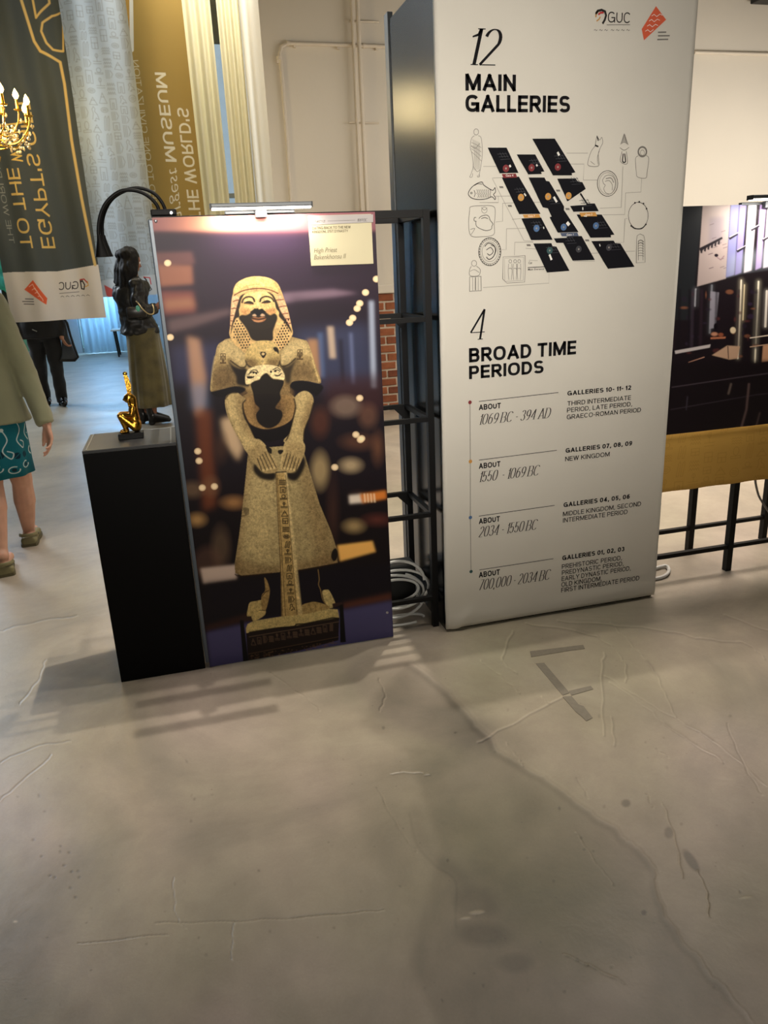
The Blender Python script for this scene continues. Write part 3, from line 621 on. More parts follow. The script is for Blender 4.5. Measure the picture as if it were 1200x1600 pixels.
q = onY(1180, 3, 7.9); t = thing('black_fixture', (q.x+.18, 7.95, q.z), 'black box fixture high on the wall, cut by the top right corner', 'fixture')  # plain box standing in for a ceiling spotlight track edge
blk = mat('matt black metal', (16, 16, 17), .45, spec=.4)
MB().box((q.x, 7.72, q.z), (q.x+.4, 7.98, q.z+.22), .01).build('housing', blk, t); MB().box((q.x+.02, 7.715, q.z+.02), (q.x+.38, 7.722, q.z+.2)).build('front_plate', mat('front_plate', (30, 30, 32), .7), t); MB().box((q.x+.17, 7.97, q.z+.08), (q.x+.23, 8.04, q.z+.14)).build('wall_mount', blk, t)
# ================================================================= TALL WHITE PANEL
PX0, PX1, PY0, PY1, PH = .968, 1.985, 2.763, 3.375, 2.472
pt = thing('information_panel', ((PX0+PX1)/2, 3.07, 0), 'tall white fabric-faced box panel listing 12 main galleries and 4 broad time periods', 'panel')
gl = mat('glossy black laminate', (12, 13, 14), .2, spec=.35)
MB().box((PX0+.004, PY0+.02, 0), (PX1-.004, PY1, PH-.03)).build('box_body', gl, pt)
MB().box((PX0-.002, PY1-.05, .0), (PX0+.02, PY1+.004, PH), .002).build('back_edge_trim', mat('dark brushed edge strip', (44, 48, 50), .35, .4), pt)
fabm = mat('white tensioned print fabric', (214, 210, 200), .75, var=.02, scale=3, bump=.25, bscale=700)
me = bpy.data.meshes.new('fabric_face'); vs = []; fs = []; nu, nv = 60, 120
for j in range(nv+1):
    for i in range(nu+1):
        u, v = i/nu, j/nv; x = PX0+(PX1-PX0)*u; z = .012+(PH-.012)*v
        e = min(1, v/.06); k = max(0, 1-v/.042)**.7; y = PY0-k*(.003*math.exp(-((v-.02)/.012)**2)*math.sin(u*9+1)+.010*math.exp(-((u-.04-v*2.2)/.022)**2)+.004*math.exp(-((v-.02)/.01)**2))
        if v < .004: y += .004
        vs.append((x, y, z))
for j in range(nv):
    for i in range(nu): a = j*(nu+1)+i; fs.append((a, a+1, a+nu+2, a+nu+1))
me.from_pydata(vs, [], fs); me = bake(me, [('SOLIDIFY', dict(thickness=.016, offset=-1))], 'fabric_face')
link('fabric_face', me, fabm, pt)
INK = mat('black print ink', (20, 19, 22), .8, spec=.15); INKG = mat('dark grey print ink', (50, 47, 46), .8, spec=.15); LG = mat('pale grey print line', (150, 146, 138), .7); MG = mat('mid grey print line', (118, 114, 108), .7)
RED = mat('dark red ink', (120, 28, 34), .6); ORA = mat('ochre ink', (196, 142, 66), .6); BLU = mat('steel blue ink', (70, 104, 150), .6); TEA = mat('dark teal ink', (40, 78, 80), .6); WHI = mat('white print', (235, 232, 226), .6)
PSE = [PY0-.0010]
s = Sheet(PSE[0])
def bold(text, xl, yl, xr, cap, t=.2, m=INK, track=.11, sh=s, lift=0, slope=None):
    p, w = words(text, t, track=track); sh.text(p, w, xl, yl, xr, cap, m, lift)
def serif(text, xl, yl, xr, cap, t=.13, m=INKG, track=.07, shear=.27, sh=s, wide=.75):
    p, w = words(text, t, 'serif', track, wide, shear, .22); sh.text(p, w, xl, yl, xr, cap, m)
bold('MAIN', 727.3, 141.6, 806, 26.5); bold('GALLERIES', 727.3, 174.8, 890.5, 27)
serif('12', 727, 101.5, 782, 58, .085, INK, .10, .26, wide=1.0); serif('4', 732.5, 532, 760.5, 48, .07, INK, .1, .22, wide=1.1)
sb = Sheet(PSE[0])
bold('BROAD TIME', 733, 566.5, 899.5, 22.3); bold('PERIODS', 733, 592.6, 849, 20.6)
for a, b in (((748.3, 627.3), (872.5, 613.3)), ((748.3, 719), (870, 703.6)), ((748.3, 806.5), (866.6, 789.7)), ((749, 890.5), (864.8, 873))): s.line([a, b], .0026, INKG)
s.line([(734.3, 628.7), (735, 721), (735, 808.6), (736, 893)], .0022, MG)
def disc(sh, x, y, r, m, lift=.0005, n=14):
    c = sh.pp(x, y); sh.poly([(c[0]+r*math.cos(2*math.pi*k/n), c[1]+r*math.sin(2*math.pi*k/n)) for k in range(n)], m, lift)
for (x, y), mm in zip(((734.3, 628.7), (735, 721), (735, 808.6), (736, 893)), (RED, ORA, BLU, TEA)): disc(s, x, y, .0075, mm)
for y, xr in ((641, 782.6), (732.7, 781.9), (819, 781), (902.8, 781)): bold('ABOUT', 748.3, y, xr, 8.6, .2)
for tx, y, xr in (('1069 BC - 394 AD', 664, 860), ('1550  - 1069 BC', 753.7, 842.8), ('2034 - 1550 BC', 839.8, 839.5), ('700,000 - 2034 BC', 922.7, 859.5)): serif(tx, 747.5, y, xr, 16.2, .075, INKG, .09)
for tx, xl, y, xr, t in (('GALLERIES 10- 11- 12', 886.5, 618.2, 985.6, .21), ('THIRD INTERMEDIATE', 886.5, 634.2, 985.2, .14), ('PERIOD, LATE PERIOD,', 886, 644.6, 987.2, .14), ('GRAECO-ROMAN PERIOD', 885.5, 655.4, 1000.6, .14),
    ('GALLERIES 07, 08, 09', 883.7, 707.6, 987, .21), ('NEW KINGDOM', 883, 720.9, 952, .14), ('GALLERIES 04, 05, 06', 880.5, 792.6, 983, .21), ('MIDDLE KINGDOM, SECOND', 879.5, 806.9, 1000.3, .14), ('INTERMEDIATE PERIOD', 879.5, 816.8, 979.6, .14),
    ('GALLERIES 01, 02, 03', 878.5, 875.6, 974.7, .21), ('PREHISTORIC PERIOD,', 877.8, 889.2, 970.9, .14), ('PREDYNASTIC PERIOD,', 877.8, 898.7, 973.6, .14), ('EARLY DYNASTIC PERIOD,', 877.4, 908.1, 984.5, .14), ('OLD KINGDOM,', 877, 917.2, 939.7, .14), ('FIRST INTERMEDIATE PERIOD', 876.8, 926, 997.4, .14)):
    bold(tx, xl, y, xr, 7.1, t, track=.13)
s.build('printed_text', pt)
# logos
s = Sheet(PSE[0]); ORG = mat('orange red print', (214, 92, 58), .6)
p_, w_ = words('GUC', .11, track=.13); s.text(p_, w_, 949.5, 35, 985, 17, INKG)
s.line([(948, 38.8), (984.5, 38.6)], .0022, MG); 
for k in range(7): x = 928+k*8.1+(k > 2)*2; s.line([(x, 47.5), (x+2, 46), (x+3.5, 48), (x+5.5, 46.6)], .0018, MG)
s.line([(931, 22), (934, 17), (940, 15.5), (945.5, 18), (947, 24), (945, 31), (941.5, 37)], .0075, INKG)
s.line([(931, 27), (932, 20), (936, 17)], .005, ORA); s.line([(935, 23), (938, 20), (943, 19.5)], .006, mat('logo red', (190, 40, 40), .6)); s.line([(932, 33), (936, 30), (938, 26)], .004, ORA)
s.ppoly([(1025, 9.5), (1040.8, 30.8), (1006.2, 63), (1002.7, 45.5)], ORG)
for k, (x, y) in enumerate(((1018, 25), (1014, 33), (1011, 41), (1008, 49))): s.line([(x, y), (x+4, y-2.5), (x+8, y+1), (x+13, y-3), (x+17, y-1)][:5-(k == 3)], .0018, WHI, .0005)
for y, a, b in ((50.5, 1028, 1041), (56, 1028, 1046.5), (61.8, 1027, 1044)): s.line([(a, y), (b, y-.3)], .0042, MG)
s.build('printed_logos', pt)
# gallery map
s = Sheet(PSE[0]); DK = mat('map black print', (17, 17, 23), .8, spec=.15); DK2 = mat('map dark grey print', (48, 48, 56), .55)
Z = lambda L: [(720+x/3.75, 180+y/3.75) for x, y in L]
tiles = ([(157, 190), (268, 190), (338, 338), (228, 340)], [(327, 230), (436, 230), (490, 330), (470, 332), (474, 345), (395, 347)], [(419, 138), (550, 137), (672, 335), (650, 340), (652, 352), (540, 353)],
 [(240, 365), (340, 360), (467, 578), (342, 580)], [(397, 365), (490, 365), (500, 385), (518, 388), (605, 535), (604, 556), (614, 570), (690, 685), (568, 688), (520, 598), (532, 594), (510, 545), (480, 540)],
 [(565, 372), (672, 370), (686, 390), (712, 392), (732, 432), (625, 505)], [(640, 532), (735, 525), (735, 518), (785, 517), (808, 562), (660, 566)], [(355, 605), (470, 600), (538, 730), (412, 732)],
 [(678, 582), (825, 582), (900, 700), (878, 702), (880, 716), (760, 718)], [(425, 752), (530, 750), (538, 768), (560, 770), (637, 912), (505, 922)], [(545, 722), (620, 718), (624, 710), (708, 708), (785, 848), (655, 853), (600, 748), (560, 748)], [(765, 738), (895, 735), (905, 750), (935, 752), (1018, 888), (862, 900)])
for tpoly in tiles: s.ppoly(Z(tpoly), DK, .0004)
s.line(Z([(700, 458), (740, 520)]), .006, DK, .0004)
for k, tpoly in enumerate(tiles):
    cx = sum(p[0] for p in tpoly)/len(tpoly); cy = sum(p[1] for p in tpoly)/len(tpoly)
    for j in range(3): s.line(Z([(cx-34+j*9, cy-36+j*16), (cx+22+j*9, cy-40+j*16)]), .0016, DK2, .0007); s.line(Z([(cx-20+j*16, cy-46), (cx-2+j*16, cy-16)]), .0014, DK2, .0007)
for P, mm in (([(240, 345), (322, 342), (330, 365), (250, 368)], RED), ([(362, 583), (458, 580), (466, 600), (372, 602)], ORA), ([(693, 572), (788, 568), (798, 592), (705, 594)], ORA), ([(582, 690), (682, 687), (690, 708), (592, 710)], mat('slate blue ink', (72, 84, 110), .6))): s.ppoly(Z(P), mm, .0008)
bfp, bfw = bfont('Gate 4', 0)
for cx, cy, mm in ((264, 312, RED), (414, 308, RED), (568, 304, RED), (352, 482, ORA), (511, 477, ORA), (631, 472, ORA), (443, 663, BLU), (602, 656, BLU), (791, 648, BLU), (520, 793, TEA), (690, 785, DK2), (867, 775, DK2)):
    x, y = Z([(cx, cy)])[0]; disc(s, x, y, .0125, mm, .001); disc(s, x, y, .0035, LG, .0013)
for cx, cy, a, l, w in ((288, 298, 1.1, 14, .007), (445, 294, 1.1, 12, .006), (571, 226, 1.1, 22, .008), (553, 494, 1.05, 36, .008), (376, 466, 1.0, 18, .005), (714, 548, 1.5, 16, .004), (628, 636, .9, 22, .012), (525, 832, 1.2, 34, .008), (814, 762, 1.3, 14, .004), (485, 660, 1.4, 12, .004), (729, 592, .1, 18, .003)):
    dx, dy = math.cos(a)*l/2, math.sin(a)*l/2; s.line(Z([(cx-dx, cy-dy), (cx+dx, cy+dy)]), w, WHI, .001)
for L in ([(132, 300), (250, 300)], [(620, 222), (745, 222)], [(520, 286), (722, 286), (718, 380), (800, 380)], [(205, 475), (340, 472)], [(220, 475), (220, 512), (110, 512)], [(245, 516), (360, 512), (545, 508)], [(245, 516), (245, 622), (205, 626)], [(268, 665), (480, 660)], [(268, 665), (266, 788), (240, 788)], [(316, 745), (425, 744)], [(316, 745), (314, 820)], [(815, 545), (940, 540), (950, 300)], [(830, 584), (960, 582), (966, 455), (1055, 450), (1060, 370)], [(975, 606), (962, 606), (955, 745), (910, 748)], [(655, 815), (1020, 796)], [(720, 550), (800, 548)], [(785, 855), (660, 856)], [(398, 850), (450, 852)], [(130, 1010), (516, 984), (518, 860)], [(185, 368), (240, 366)], [(185, 372), (370, 735), (425, 740)], [(812, 764), (930, 764)], [(300, 610), (350, 606)], [(380, 780), (440, 784)]):
    s.line(Z(L), .0016, LG)
s.line(Z([(392, 893), (490, 888)]), .0026, INKG)
for tx, x, y, xr, cp_ in (('Cat', 395, 872, 418, 5), ('Main Entrance', 392, 910, 488, 4)):
    P, w = bfont(tx, .1, .01); (a, b_), = Z([(x, y)]); s.text(P, w, a, b_, 720+xr/3.75, cp_*.75, INK)
for x, y in ((232, 422), (282, 532), (392, 762), (735, 734), (565, 442), (620, 550)):
    a, b_ = Z([(x, y)])[0]; s.ppoly([(a-2, b_-1.6), (a+4, b_-1.6), (a+5, b_+1.4), (a-1, b_+1.4)], MG)
P, w = bfont('Gate 4', 0, .01); a, b_ = Z([(262, 360)])[0]; s.text(P, w, a, b_, a+12, 3.4, WHI, .001)
for cx, cy, n in ((392, 597, '7'), (728, 588, '5'), (618, 706, '1')): P, w = bfont('Gate '+n, 0, .01); a, b_ = Z([(cx, cy)])[0]; s.text(P, w, a, b_, a+11, 3, WHI, .0012)
s.build('printed_gallery_map', pt)
# line drawings of exhibits around the map
s = Sheet(PSE[0])
def dr(L, w=.0016, m=MG, cl=False, sm=True):
    q = Z(L); q = [tuple(p) for p in catmull(q, 4, cl)] if sm and len(q) > 2 else q
    s.line(q, w, m, 0, cl)
def el(cx, cy, rx, ry, w=.0018, m=MG, a0=0, a1=360): s.line(Z(arc(cx, cy, rx, ry, a0, a1, 22)), w, m)
# robed standing statue
el(90, 98, 14, 18); dr([(80, 120), (62, 138), (56, 190), (66, 230), (72, 300), (58, 350)]); dr([(102, 120), (120, 136), (126, 230), (112, 330), (104, 358)]); dr([(60, 180), (85, 195), (110, 165)]); dr([(72, 300), (95, 330), (112, 320)])
for k in range(6): dr([(70+k*8, 140+k*4), (80+k*6, 220), (74+k*7, 320)], .0013, LG)
dr([(58, 350), (52, 362), (66, 362), (70, 340)]); dr([(98, 352), (98, 362), (110, 360), (108, 345)])
for k in range(4): dr([(62, 160+k*18), (90, 172+k*22), (120, 190+k*26)], .0013, MG)
# fish vessel
dr([(44, 460), (62, 425), (95, 400), (125, 392), (133, 408), (165, 430), (188, 440), (200, 425), (203, 450), (192, 465), (203, 482), (200, 494), (182, 478), (150, 490), (100, 494), (62, 484)], .0026, INKG, True); el(62, 456, 5, 5, .002, INKG)
for k in range(8): el(92+k*11, 448, 6, 12, .0016, INKG, -80, 90); el(98+k*10, 472, 6, 9, .0016, INKG, -80, 90)
dr([(80, 412), (100, 402), (125, 405)], .002, INKG); dr([(78, 440), (84, 460), (78, 480)], .002, INKG)
# relief with head
dr([(60, 536), (120, 530), (185, 532), (202, 560), (196, 640), (192, 700), (120, 712), (60, 706), (46, 640), (52, 560)], .002, MG, True); dr([(90, 600), (80, 600), (78, 618), (92, 622)], .002, INKG)
dr([(88, 620), (92, 650), (120, 668), (150, 676), (178, 668), (182, 650), (188, 636), (172, 615), (166, 596), (150, 585), (120, 592), (106, 606)], .002, INKG); dr([(120, 606), (140, 600), (158, 606)], .002, INKG); el(138, 556, 16, 18, .0016); dr([(56, 670), (82, 664), (60, 700)], .0018); dr([(120, 540), (138, 556), (155, 542)])
# two coins
el(170, 800, 65, 82, .0026, INKG); el(170, 800, 56, 71, .0016, MG); el(170, 800, 46, 58, .0016)
for k in range(30): a = k*12; s.line(Z([(170+58*math.cos(math.radians(a)), 800+74*math.sin(math.radians(a))), (170+63*math.cos(math.radians(a)), 800+79*math.sin(math.radians(a)))]), .0025, INKG)
dr([(140, 770), (160, 750), (190, 760), (205, 790), (190, 830), (165, 845), (150, 830)], .003, INKG); dr([(150, 790), (175, 775), (190, 800), (170, 820), (155, 810)], .0026, INKG); dr([(175, 760), (200, 775), (200, 815)], .0026)
el(860, 400, 60, 75, .0022, INKG); el(860, 400, 50, 64, .0013); dr([(830, 380), (850, 355), (885, 355), (905, 385), (900, 430), (880, 460), (850, 455), (838, 430), (846, 410), (836, 400), (830, 380)], .002); dr([(850, 372), (880, 368), (896, 395)], .003); dr([(845, 388), (870, 384), (888, 410), (886, 440)], .002)
# seated scribe
el(78, 868, 15, 17, .002); dr([(62, 885), (52, 905), (54, 940), (104, 940), (114, 905), (92, 885)], .002); dr([(54, 915), (80, 905), (108, 922)]); dr([(52, 948), (118, 944), (120, 1028), (52, 1032)], .0022, MG, True, False); dr([(70, 950), (70, 1028)]); dr([(86, 950), (86, 1026)], .004); dr([(102, 950), (102, 1026)])
# trio relief
dr([(248, 830), (340, 826), (376, 822), (378, 900), (374, 978), (330, 980), (270, 984), (246, 960)], .0018, MG, True, False); dr([(256, 838), (368, 832), (366, 968), (258, 974)], .0013, LG, True, False)
for x in (290, 318, 342): el(x, 856, 8, 10, .0018); dr([(x-10, 870), (x-12, 920), (x-8, 965)], .0016); dr([(x+9, 870), (x+10, 920), (x+6, 965)], .0016); dr([(x-8, 900), (x, 896), (x+8, 902)], .002)
# seated cat
dr([(798, 120), (792, 150), (786, 180), (765, 210), (748, 260), (748, 295), (806, 298), (808, 260), (806, 225), (818, 190), (832, 160), (826, 130), (815, 145), (806, 135), (798, 120)], .002, MG); dr([(786, 176), (806, 184)], .005, INKG, sm=False); dr([(812, 210), (800, 250), (806, 290)]); dr([(760, 270), (785, 290)]); dr([(798, 122), (806, 150)], .004, INKG, sm=False)
# bust on a stand, mummy-shaped jar
for k in range(7): dr([(935+k*3, 170-k*8), (958, 158-k*8), (982-k*3, 172-k*8)], .0022)
dr([(932, 190), (958, 205), (986, 188)], .002); dr([(945, 212), (935, 270), (975, 284), (970, 212)], .002, MG); dr([(952, 225), (948, 270), (965, 272), (960, 225)], .004, INKG)
el(1064, 214, 24, 28, .006, MG); el(1064, 220, 12, 16, .0016); dr([(1040, 238), (1024, 255), (1028, 330), (1036, 362), (1084, 368), (1092, 330), (1102, 255), (1086, 236)], .0018)
# ring of beads, stele
el(1040, 588, 58, 78, .0020, INKG); el(1040, 588, 58, 78, .0045, INKG, 200, 330) if 0 else dr([(998, 648), (1020, 664), (1060, 664), (1084, 640)], .004, INKG)
for x, y in ((998, 648), (1084, 640), (1020, 514), (1045, 508), (1070, 518), (1088, 548)): disc(s, *Z([(x, y)])[0], .0035, INKG)
dr([(1030, 730), (1034, 705), (1050, 696), (1072, 705), (1078, 730), (1080, 862), (1028, 866)], .002, MG, True, False)
for k in range(7): dr([(1038, 740+k*14), (1054, 732+k*15), (1072, 742+k*14)], .0035 if k < 2 else .0018, MG)
dr([(1040, 740), (1040, 850)], .002); dr([(1068, 740), (1068, 850)], .0016)
s.build('printed_exhibit_drawings', pt)
# ================================================================= STATUE PHOTO PRINT
A = Art(225, 322, 625, 1055, 2.0, (42, 30, 42))
yy = A.Y[:, None]; xx = A.X[None, :]
def band(y0, y1, s=6): return (1/(1+np.exp(-(yy-y0)/s))*1/(1+np.exp((yy-y1)/s))+0*xx).astype(np.float32)
A.put(band(300, 520, 30), (60, 44, 62), .9); A.put(band(370, 470, 30)*np.exp(-((xx-430)/110)**2), (72, 52, 78), .6)
A.put(band(560, 760, 30), (36, 28, 38), .8); A.put(band(760, 1100, 20), (30, 22, 24), .8)
# out-of-focus hall
def rp(P, col, blur, op=1): A.fill([P], col, blur, op)
rp([(230, 395), (300, 393), (305, 412), (236, 418)], (146, 104, 98), 3, .6); rp([(245, 414), (300, 414), (302, 444), (250, 448)], (166, 118, 98), 3, .9)
rp([(250, 455), (302, 455), (306, 488), (256, 492)], (150, 96, 88), 4, .85); rp([(256, 468), (300, 465), (306, 480), (258, 484)], (180, 138, 108), 4, .6)
rp([(262, 500), (360, 482), (362, 490), (300, 512), (264, 520)], (140, 118, 118), 4, .6); rp([(440, 458), (520, 452), (560, 458), (522, 464), (440, 474)], (150, 128, 142), 3, .8)
rp([(455, 462), (580, 480), (585, 520), (455, 530)], (44, 32, 46), 6, .5)
rp([(265, 540), (350, 535), (345, 600), (270, 600)], (84, 86, 118), 8, .6); rp([(455, 515), (575, 505), (590, 600), (500, 610)], (78, 84, 112), 9, .75)
for x, w_, y0, y1, c in ((580, 8, 470, 606, (180, 188, 205)), (516, 10, 510, 560, (200, 180, 160)), (548, 5, 520, 600, (120, 128, 160)), (532, 6, 530, 600, (48, 44, 62)), (500, 8, 520, 590, (96, 112, 146))): rp([(x-w_/2, y0), (x+w_/2, y0), (x+w_/2+4, y1), (x-w_/2+4, y1)], c, 2.2, .85)
rp([(292, 525), (312, 530), (322, 590), (318, 650), (306, 650), (298, 590)], (196, 158, 130), 4, .8); rp([(298, 600), (322, 600), (326, 640), (300, 640)], (120, 140, 170), 6, .6); rp([(305, 640), (330, 640), (338, 790), (318, 800)], (128, 78, 52), 5, .8)
rp([(345, 655), (365, 650), (380, 700), (372, 720), (350, 690)], (205, 180, 150), 4, .9)
rp([(480, 530), (496, 530), (500, 590), (482, 590)], (190, 150, 110), 3, .8); rp([(505, 590), (600, 585), (604, 640), (510, 650)], (78, 48, 52), 7, .7)
for cx, cy, rx, ry, c, o in ((540, 635, 22, 16, (170, 148, 130), .7), (575, 650, 14, 18, (140, 100, 80), .7), (560, 690, 25, 12, (120, 80, 60), .8), (500, 660, 14, 22, (110, 62, 44), .8), (590, 700, 8, 20, (140, 96, 70), .8), (500, 735, 13, 26, (200, 176, 130), .95), (548, 727, 15, 10, (224, 200, 160), .9), (560, 775, 10, 6, (90, 60, 46), .9), (365, 785, 16, 9, (200, 150, 96), .9), (308, 812, 12, 9, (214, 170, 110), .9), (553, 822, 14, 9, (206, 178, 126), .9), (300, 765, 16, 12, (160, 130, 100), .6), (330, 760, 12, 14, (150, 110, 80), .7), (345, 700, 10, 20, (90, 60, 46), .8), (590, 812, 18, 8, (128, 66, 54), .8), (520, 800, 8, 44, (86, 54, 44), .8), (345, 855, 14, 30, (170, 140, 110), .4), (325, 880, 22, 26, (130, 96, 80), .5)):
    A.el(cx, cy, rx, ry, tuple(v*.8+16 for v in c), 0, 13, o*.85)
rp([(545, 774), (565, 772), (568, 785), (546, 787)], (226, 214, 200), 2, .95); rp([(562, 772), (603, 766), (604, 779), (566, 786)], (214, 140, 70), 2, .95)
for k in range(4): rp([(568+k*5, 771), (570.5+k*5, 771), (572+k*5, 785), (569+k*5, 785)], (240, 220, 190), .8, .7)
rp([(527, 852), (582, 845), (587, 862), (531, 877)], (232, 186, 112), 1.6); rp([(313, 888), (370, 882), (370, 905), (318, 912)], (196, 178, 166), 2)
rp([(318, 912), (620, 878), (625, 950), (322, 1000)], (30, 24, 36), 5, .95); rp([(320, 978), (390, 958), (392, 968), (322, 988)], (78, 50, 42), 3, .8); rp([(535, 942), (612, 926), (612, 938), (536, 952)], (112, 70, 52), 3, .8)
rp([(322, 988), (392, 972), (540, 952), (614, 938), (616, 1000), (330, 1060)], (96, 92, 130), 3, .95); rp([(330, 1030), (620, 990), (625, 1060), (330, 1070)], (80, 76, 114), 6, .7)
for x, y in ((588, 436), (571, 457), (562, 474), (558, 482), (551, 497), (546, 504), (262, 411), (266, 527), (309, 705), (311, 720), (316, 762), (335, 760), (562, 622), (563, 687), (556, 679), (523, 730), (565, 685)): A.el(x, y, 5.6, 5.2, (238, 214, 176), 0, 1.2, .9 if y < 560 else .75); A.el(x, y, 3.6, 3.3, (250, 234, 205), 0, 1.5, .5)
# ------------------------------ the stone figure, as printed
SIL = np.zeros((A.h, A.w), np.float32)
def sm(P, n=5): return [tuple(p) for p in catmull(P, n, True)]
Z1 = lambda P: [(330+x/7.5, 425+y/7.5) for x, y in P]
Z2 = lambda P: [(320+x/6, 530+y/6) for x, y in P]
Z3 = lambda P: [(360+x/6, 880+y/6) for x, y in P]
Z5 = lambda P: [(270+x/2.79, 680+y/2.79) for x, y in P]
def st(P, c, blur=.35, op=1, smooth=True, clip=None, stone=True):
    global SIL
    m = A.mask([sm(P) if smooth else P], blur)
    if clip is not None: m = m*clip
    A.put(m, c, op)
    if stone: SIL = np.maximum(SIL, m)
    else: SIL = SIL*(1-m*op)
    return m
DKc = (26, 19, 22)
def dk(P, blur=.8, op=.96, smooth=True, c=DKc): return st(P, c, blur, op, smooth, None, False)
def ln(P, w, c=(40, 24, 18), b=.25, op=.9, s_=True): A.ln([tuple(p) for p in catmull(P, 5)] if s_ and len(P) > 2 else P, w, c, b, op)
S1, S2, S3, S4 = (206, 186, 140), (172, 150, 108), (130, 106, 72), (88, 66, 44)
# robe below the hands
kp = Z5([(330, 60), (316, 200), (300, 350), (290, 430), (270, 560), (272, 600), (300, 612), (430, 600), (545, 588), (718, 556), (716, 500), (690, 420), (640, 300), (585, 120), (560, 40)])
km = st(kp, (166, 150, 112), .3, 1, False)
st(Z5([(560, 60), (600, 140), (700, 440), (722, 560), (640, 578), (600, 400), (560, 200)]), S3, 7, .5, True, km); st(Z5([(330, 60), (360, 60), (330, 250), (290, 590), (262, 600)]), S3, 4, .55, True, km); st(Z5([(270, 540), (450, 570), (715, 520), (722, 570), (540, 600), (270, 625)]), S3, 4, .55, True, km); st(Z5([(340, 130), (430, 140), (440, 420), (400, 540), (310, 520), (320, 300)]), S1, 12, .45, True, km)
ln(Z5([(272, 606), (300, 614), (432, 601)]), 1.8, (60, 40, 24), .5); ln(Z5([(545, 590), (640, 574), (718, 558)]), 1.8, (60, 40, 24), .5)
dk(Z5([(695, 505), (710, 492), (719, 515), (714, 540), (700, 548), (690, 530)]), .5); dk(Z5([(305, 318), (325, 316), (332, 330), (318, 350), (312, 338)]), .5, .5); ln(Z5([(330, 318), (328, 345), (300, 352)]), .8, (70, 50, 32), .3, .8)
# trunk, sleeves
tm = st(Z2([(62, 492), (52, 430), (75, 290), (98, 150), (120, 60), (170, 18), (240, -10), (600, -60), (900, 0), (960, 25), (1000, 120), (1040, 250), (1088, 380), (1078, 415), (1020, 405), (960, 392), (880, 388), (810, 410), (800, 500), (850, 560), (840, 700), (440, 700), (340, 560), (400, 500), (300, 442), (150, 472)]), S2, .3)
st(Z2([(120, 60), (200, 5), (330, 80), (400, 180), (390, 260), (310, 240), (220, 160), (140, 200)]), S1, 3, .75, True, tm); st(Z2([(960, 30), (880, 0), (760, 60), (700, 150), (710, 240), (800, 220), (870, 130), (990, 150)]), S1, 3, .75, True, tm)
st(Z2([(80, 300), (200, 240), (290, 330), (310, 440), (200, 470), (70, 480)]), S4, 5, .62, True, tm); st(Z2([(830, 240), (980, 220), (1040, 330), (1060, 400), (900, 390), (810, 400)]), S4, 5, .55, True, tm); ln(Z2([(60, 470), (70, 300), (95, 160)]), 1.6, S1, .8, .7); ln(Z2([(1070, 395), (1030, 260), (995, 130)]), 1.8, (224, 200, 146), .8, .8)
dk(Z2([(215, 185), (260, 240), (330, 270), (392, 275), (405, 380), (420, 440), (360, 440), (300, 420), (290, 350), (250, 280)]), 1.6); dk(Z2([(715, 250), (780, 250), (850, 190), (900, 140), (850, 220), (815, 310), (800, 420), (760, 420), (735, 330)]), 1.8, .85)
st(Z2([(700, 430), (800, 420), (830, 540), (720, 550)]), S3, 2, .7); st(Z2([(340, 480), (430, 470), (450, 560), (400, 580), (350, 560)]), S3, 2, .7)
dk(Z2([(60, 496), (180, 468), (240, 452), (330, 440), (385, 466), (340, 505), (250, 498), (200, 530), (120, 540)]), .9); dk(Z2([(795, 440), (830, 400), (880, 394), (960, 400), (1020, 412), (1085, 422), (1110, 460), (1050, 530), (1010, 505), (940, 478), (850, 480)]), .9)
vm_ = st(Z2([(350, 600), (450, 520), (720, 520), (850, 560), (852, 650), (820, 745), (740, 805), (640, 838), (540, 842), (430, 800), (380, 720)]), (160, 132, 90), .4); st(Z2([(470, 560), (720, 560), (700, 800), (500, 780)]), S4, 5, .7, True, vm_); ln(Z2([(352, 605), (378, 715), (430, 800), (540, 845), (650, 838), (760, 800), (825, 740), (850, 640)]), 1.6, (56, 38, 26), .5)
dk(Z2([(430, 815), (540, 852), (650, 842), (760, 802), (818, 765), (800, 880), (740, 925), (600, 962), (480, 930)]), .9)
fl1 = st(Z2([(190, 560), (235, 508), (300, 500), (345, 530), (385, 570), (355, 610), (370, 720), (420, 820), (470, 925), (520, 970), (400, 1050), (345, 975), (262, 830), (205, 690)]), (190, 170, 126), .35)
fl2 = st(Z2([(838, 562), (880, 505), (945, 484), (1005, 525), (1018, 600), (985, 720), (935, 850), (925, 950), (890, 1010), (740, 960), (790, 885), (828, 745), (850, 640)]), (190, 170, 126), .35)
st(Z2([(300, 520), (390, 580), (370, 720), (440, 860), (470, 930), (400, 900), (330, 740)]), S3, 4, .6, True, fl1); st(Z2([(1000, 520), (1030, 620), (980, 760), (930, 900), (900, 800), (950, 650)]), S3, 4, .6, True, fl2); ln(Z2([(195, 580), (215, 690), (270, 830), (345, 965)]), 1.2, (70, 50, 34), .8, .6)
for P in ([(190, 560), (235, 508), (300, 500)], [(380, 572), (355, 612), (370, 720), (420, 820), (470, 925)], [(838, 562), (850, 640), (828, 745), (790, 885), (762, 950)], [(1018, 600), (985, 720), (935, 850), (925, 950)], [(390, 150), (385, 250), (330, 262), (240, 200)], [(705, 150), (712, 248), (780, 240), (850, 180)]): ln(Z2(P), 2.2, (40, 27, 20), .6, .9)
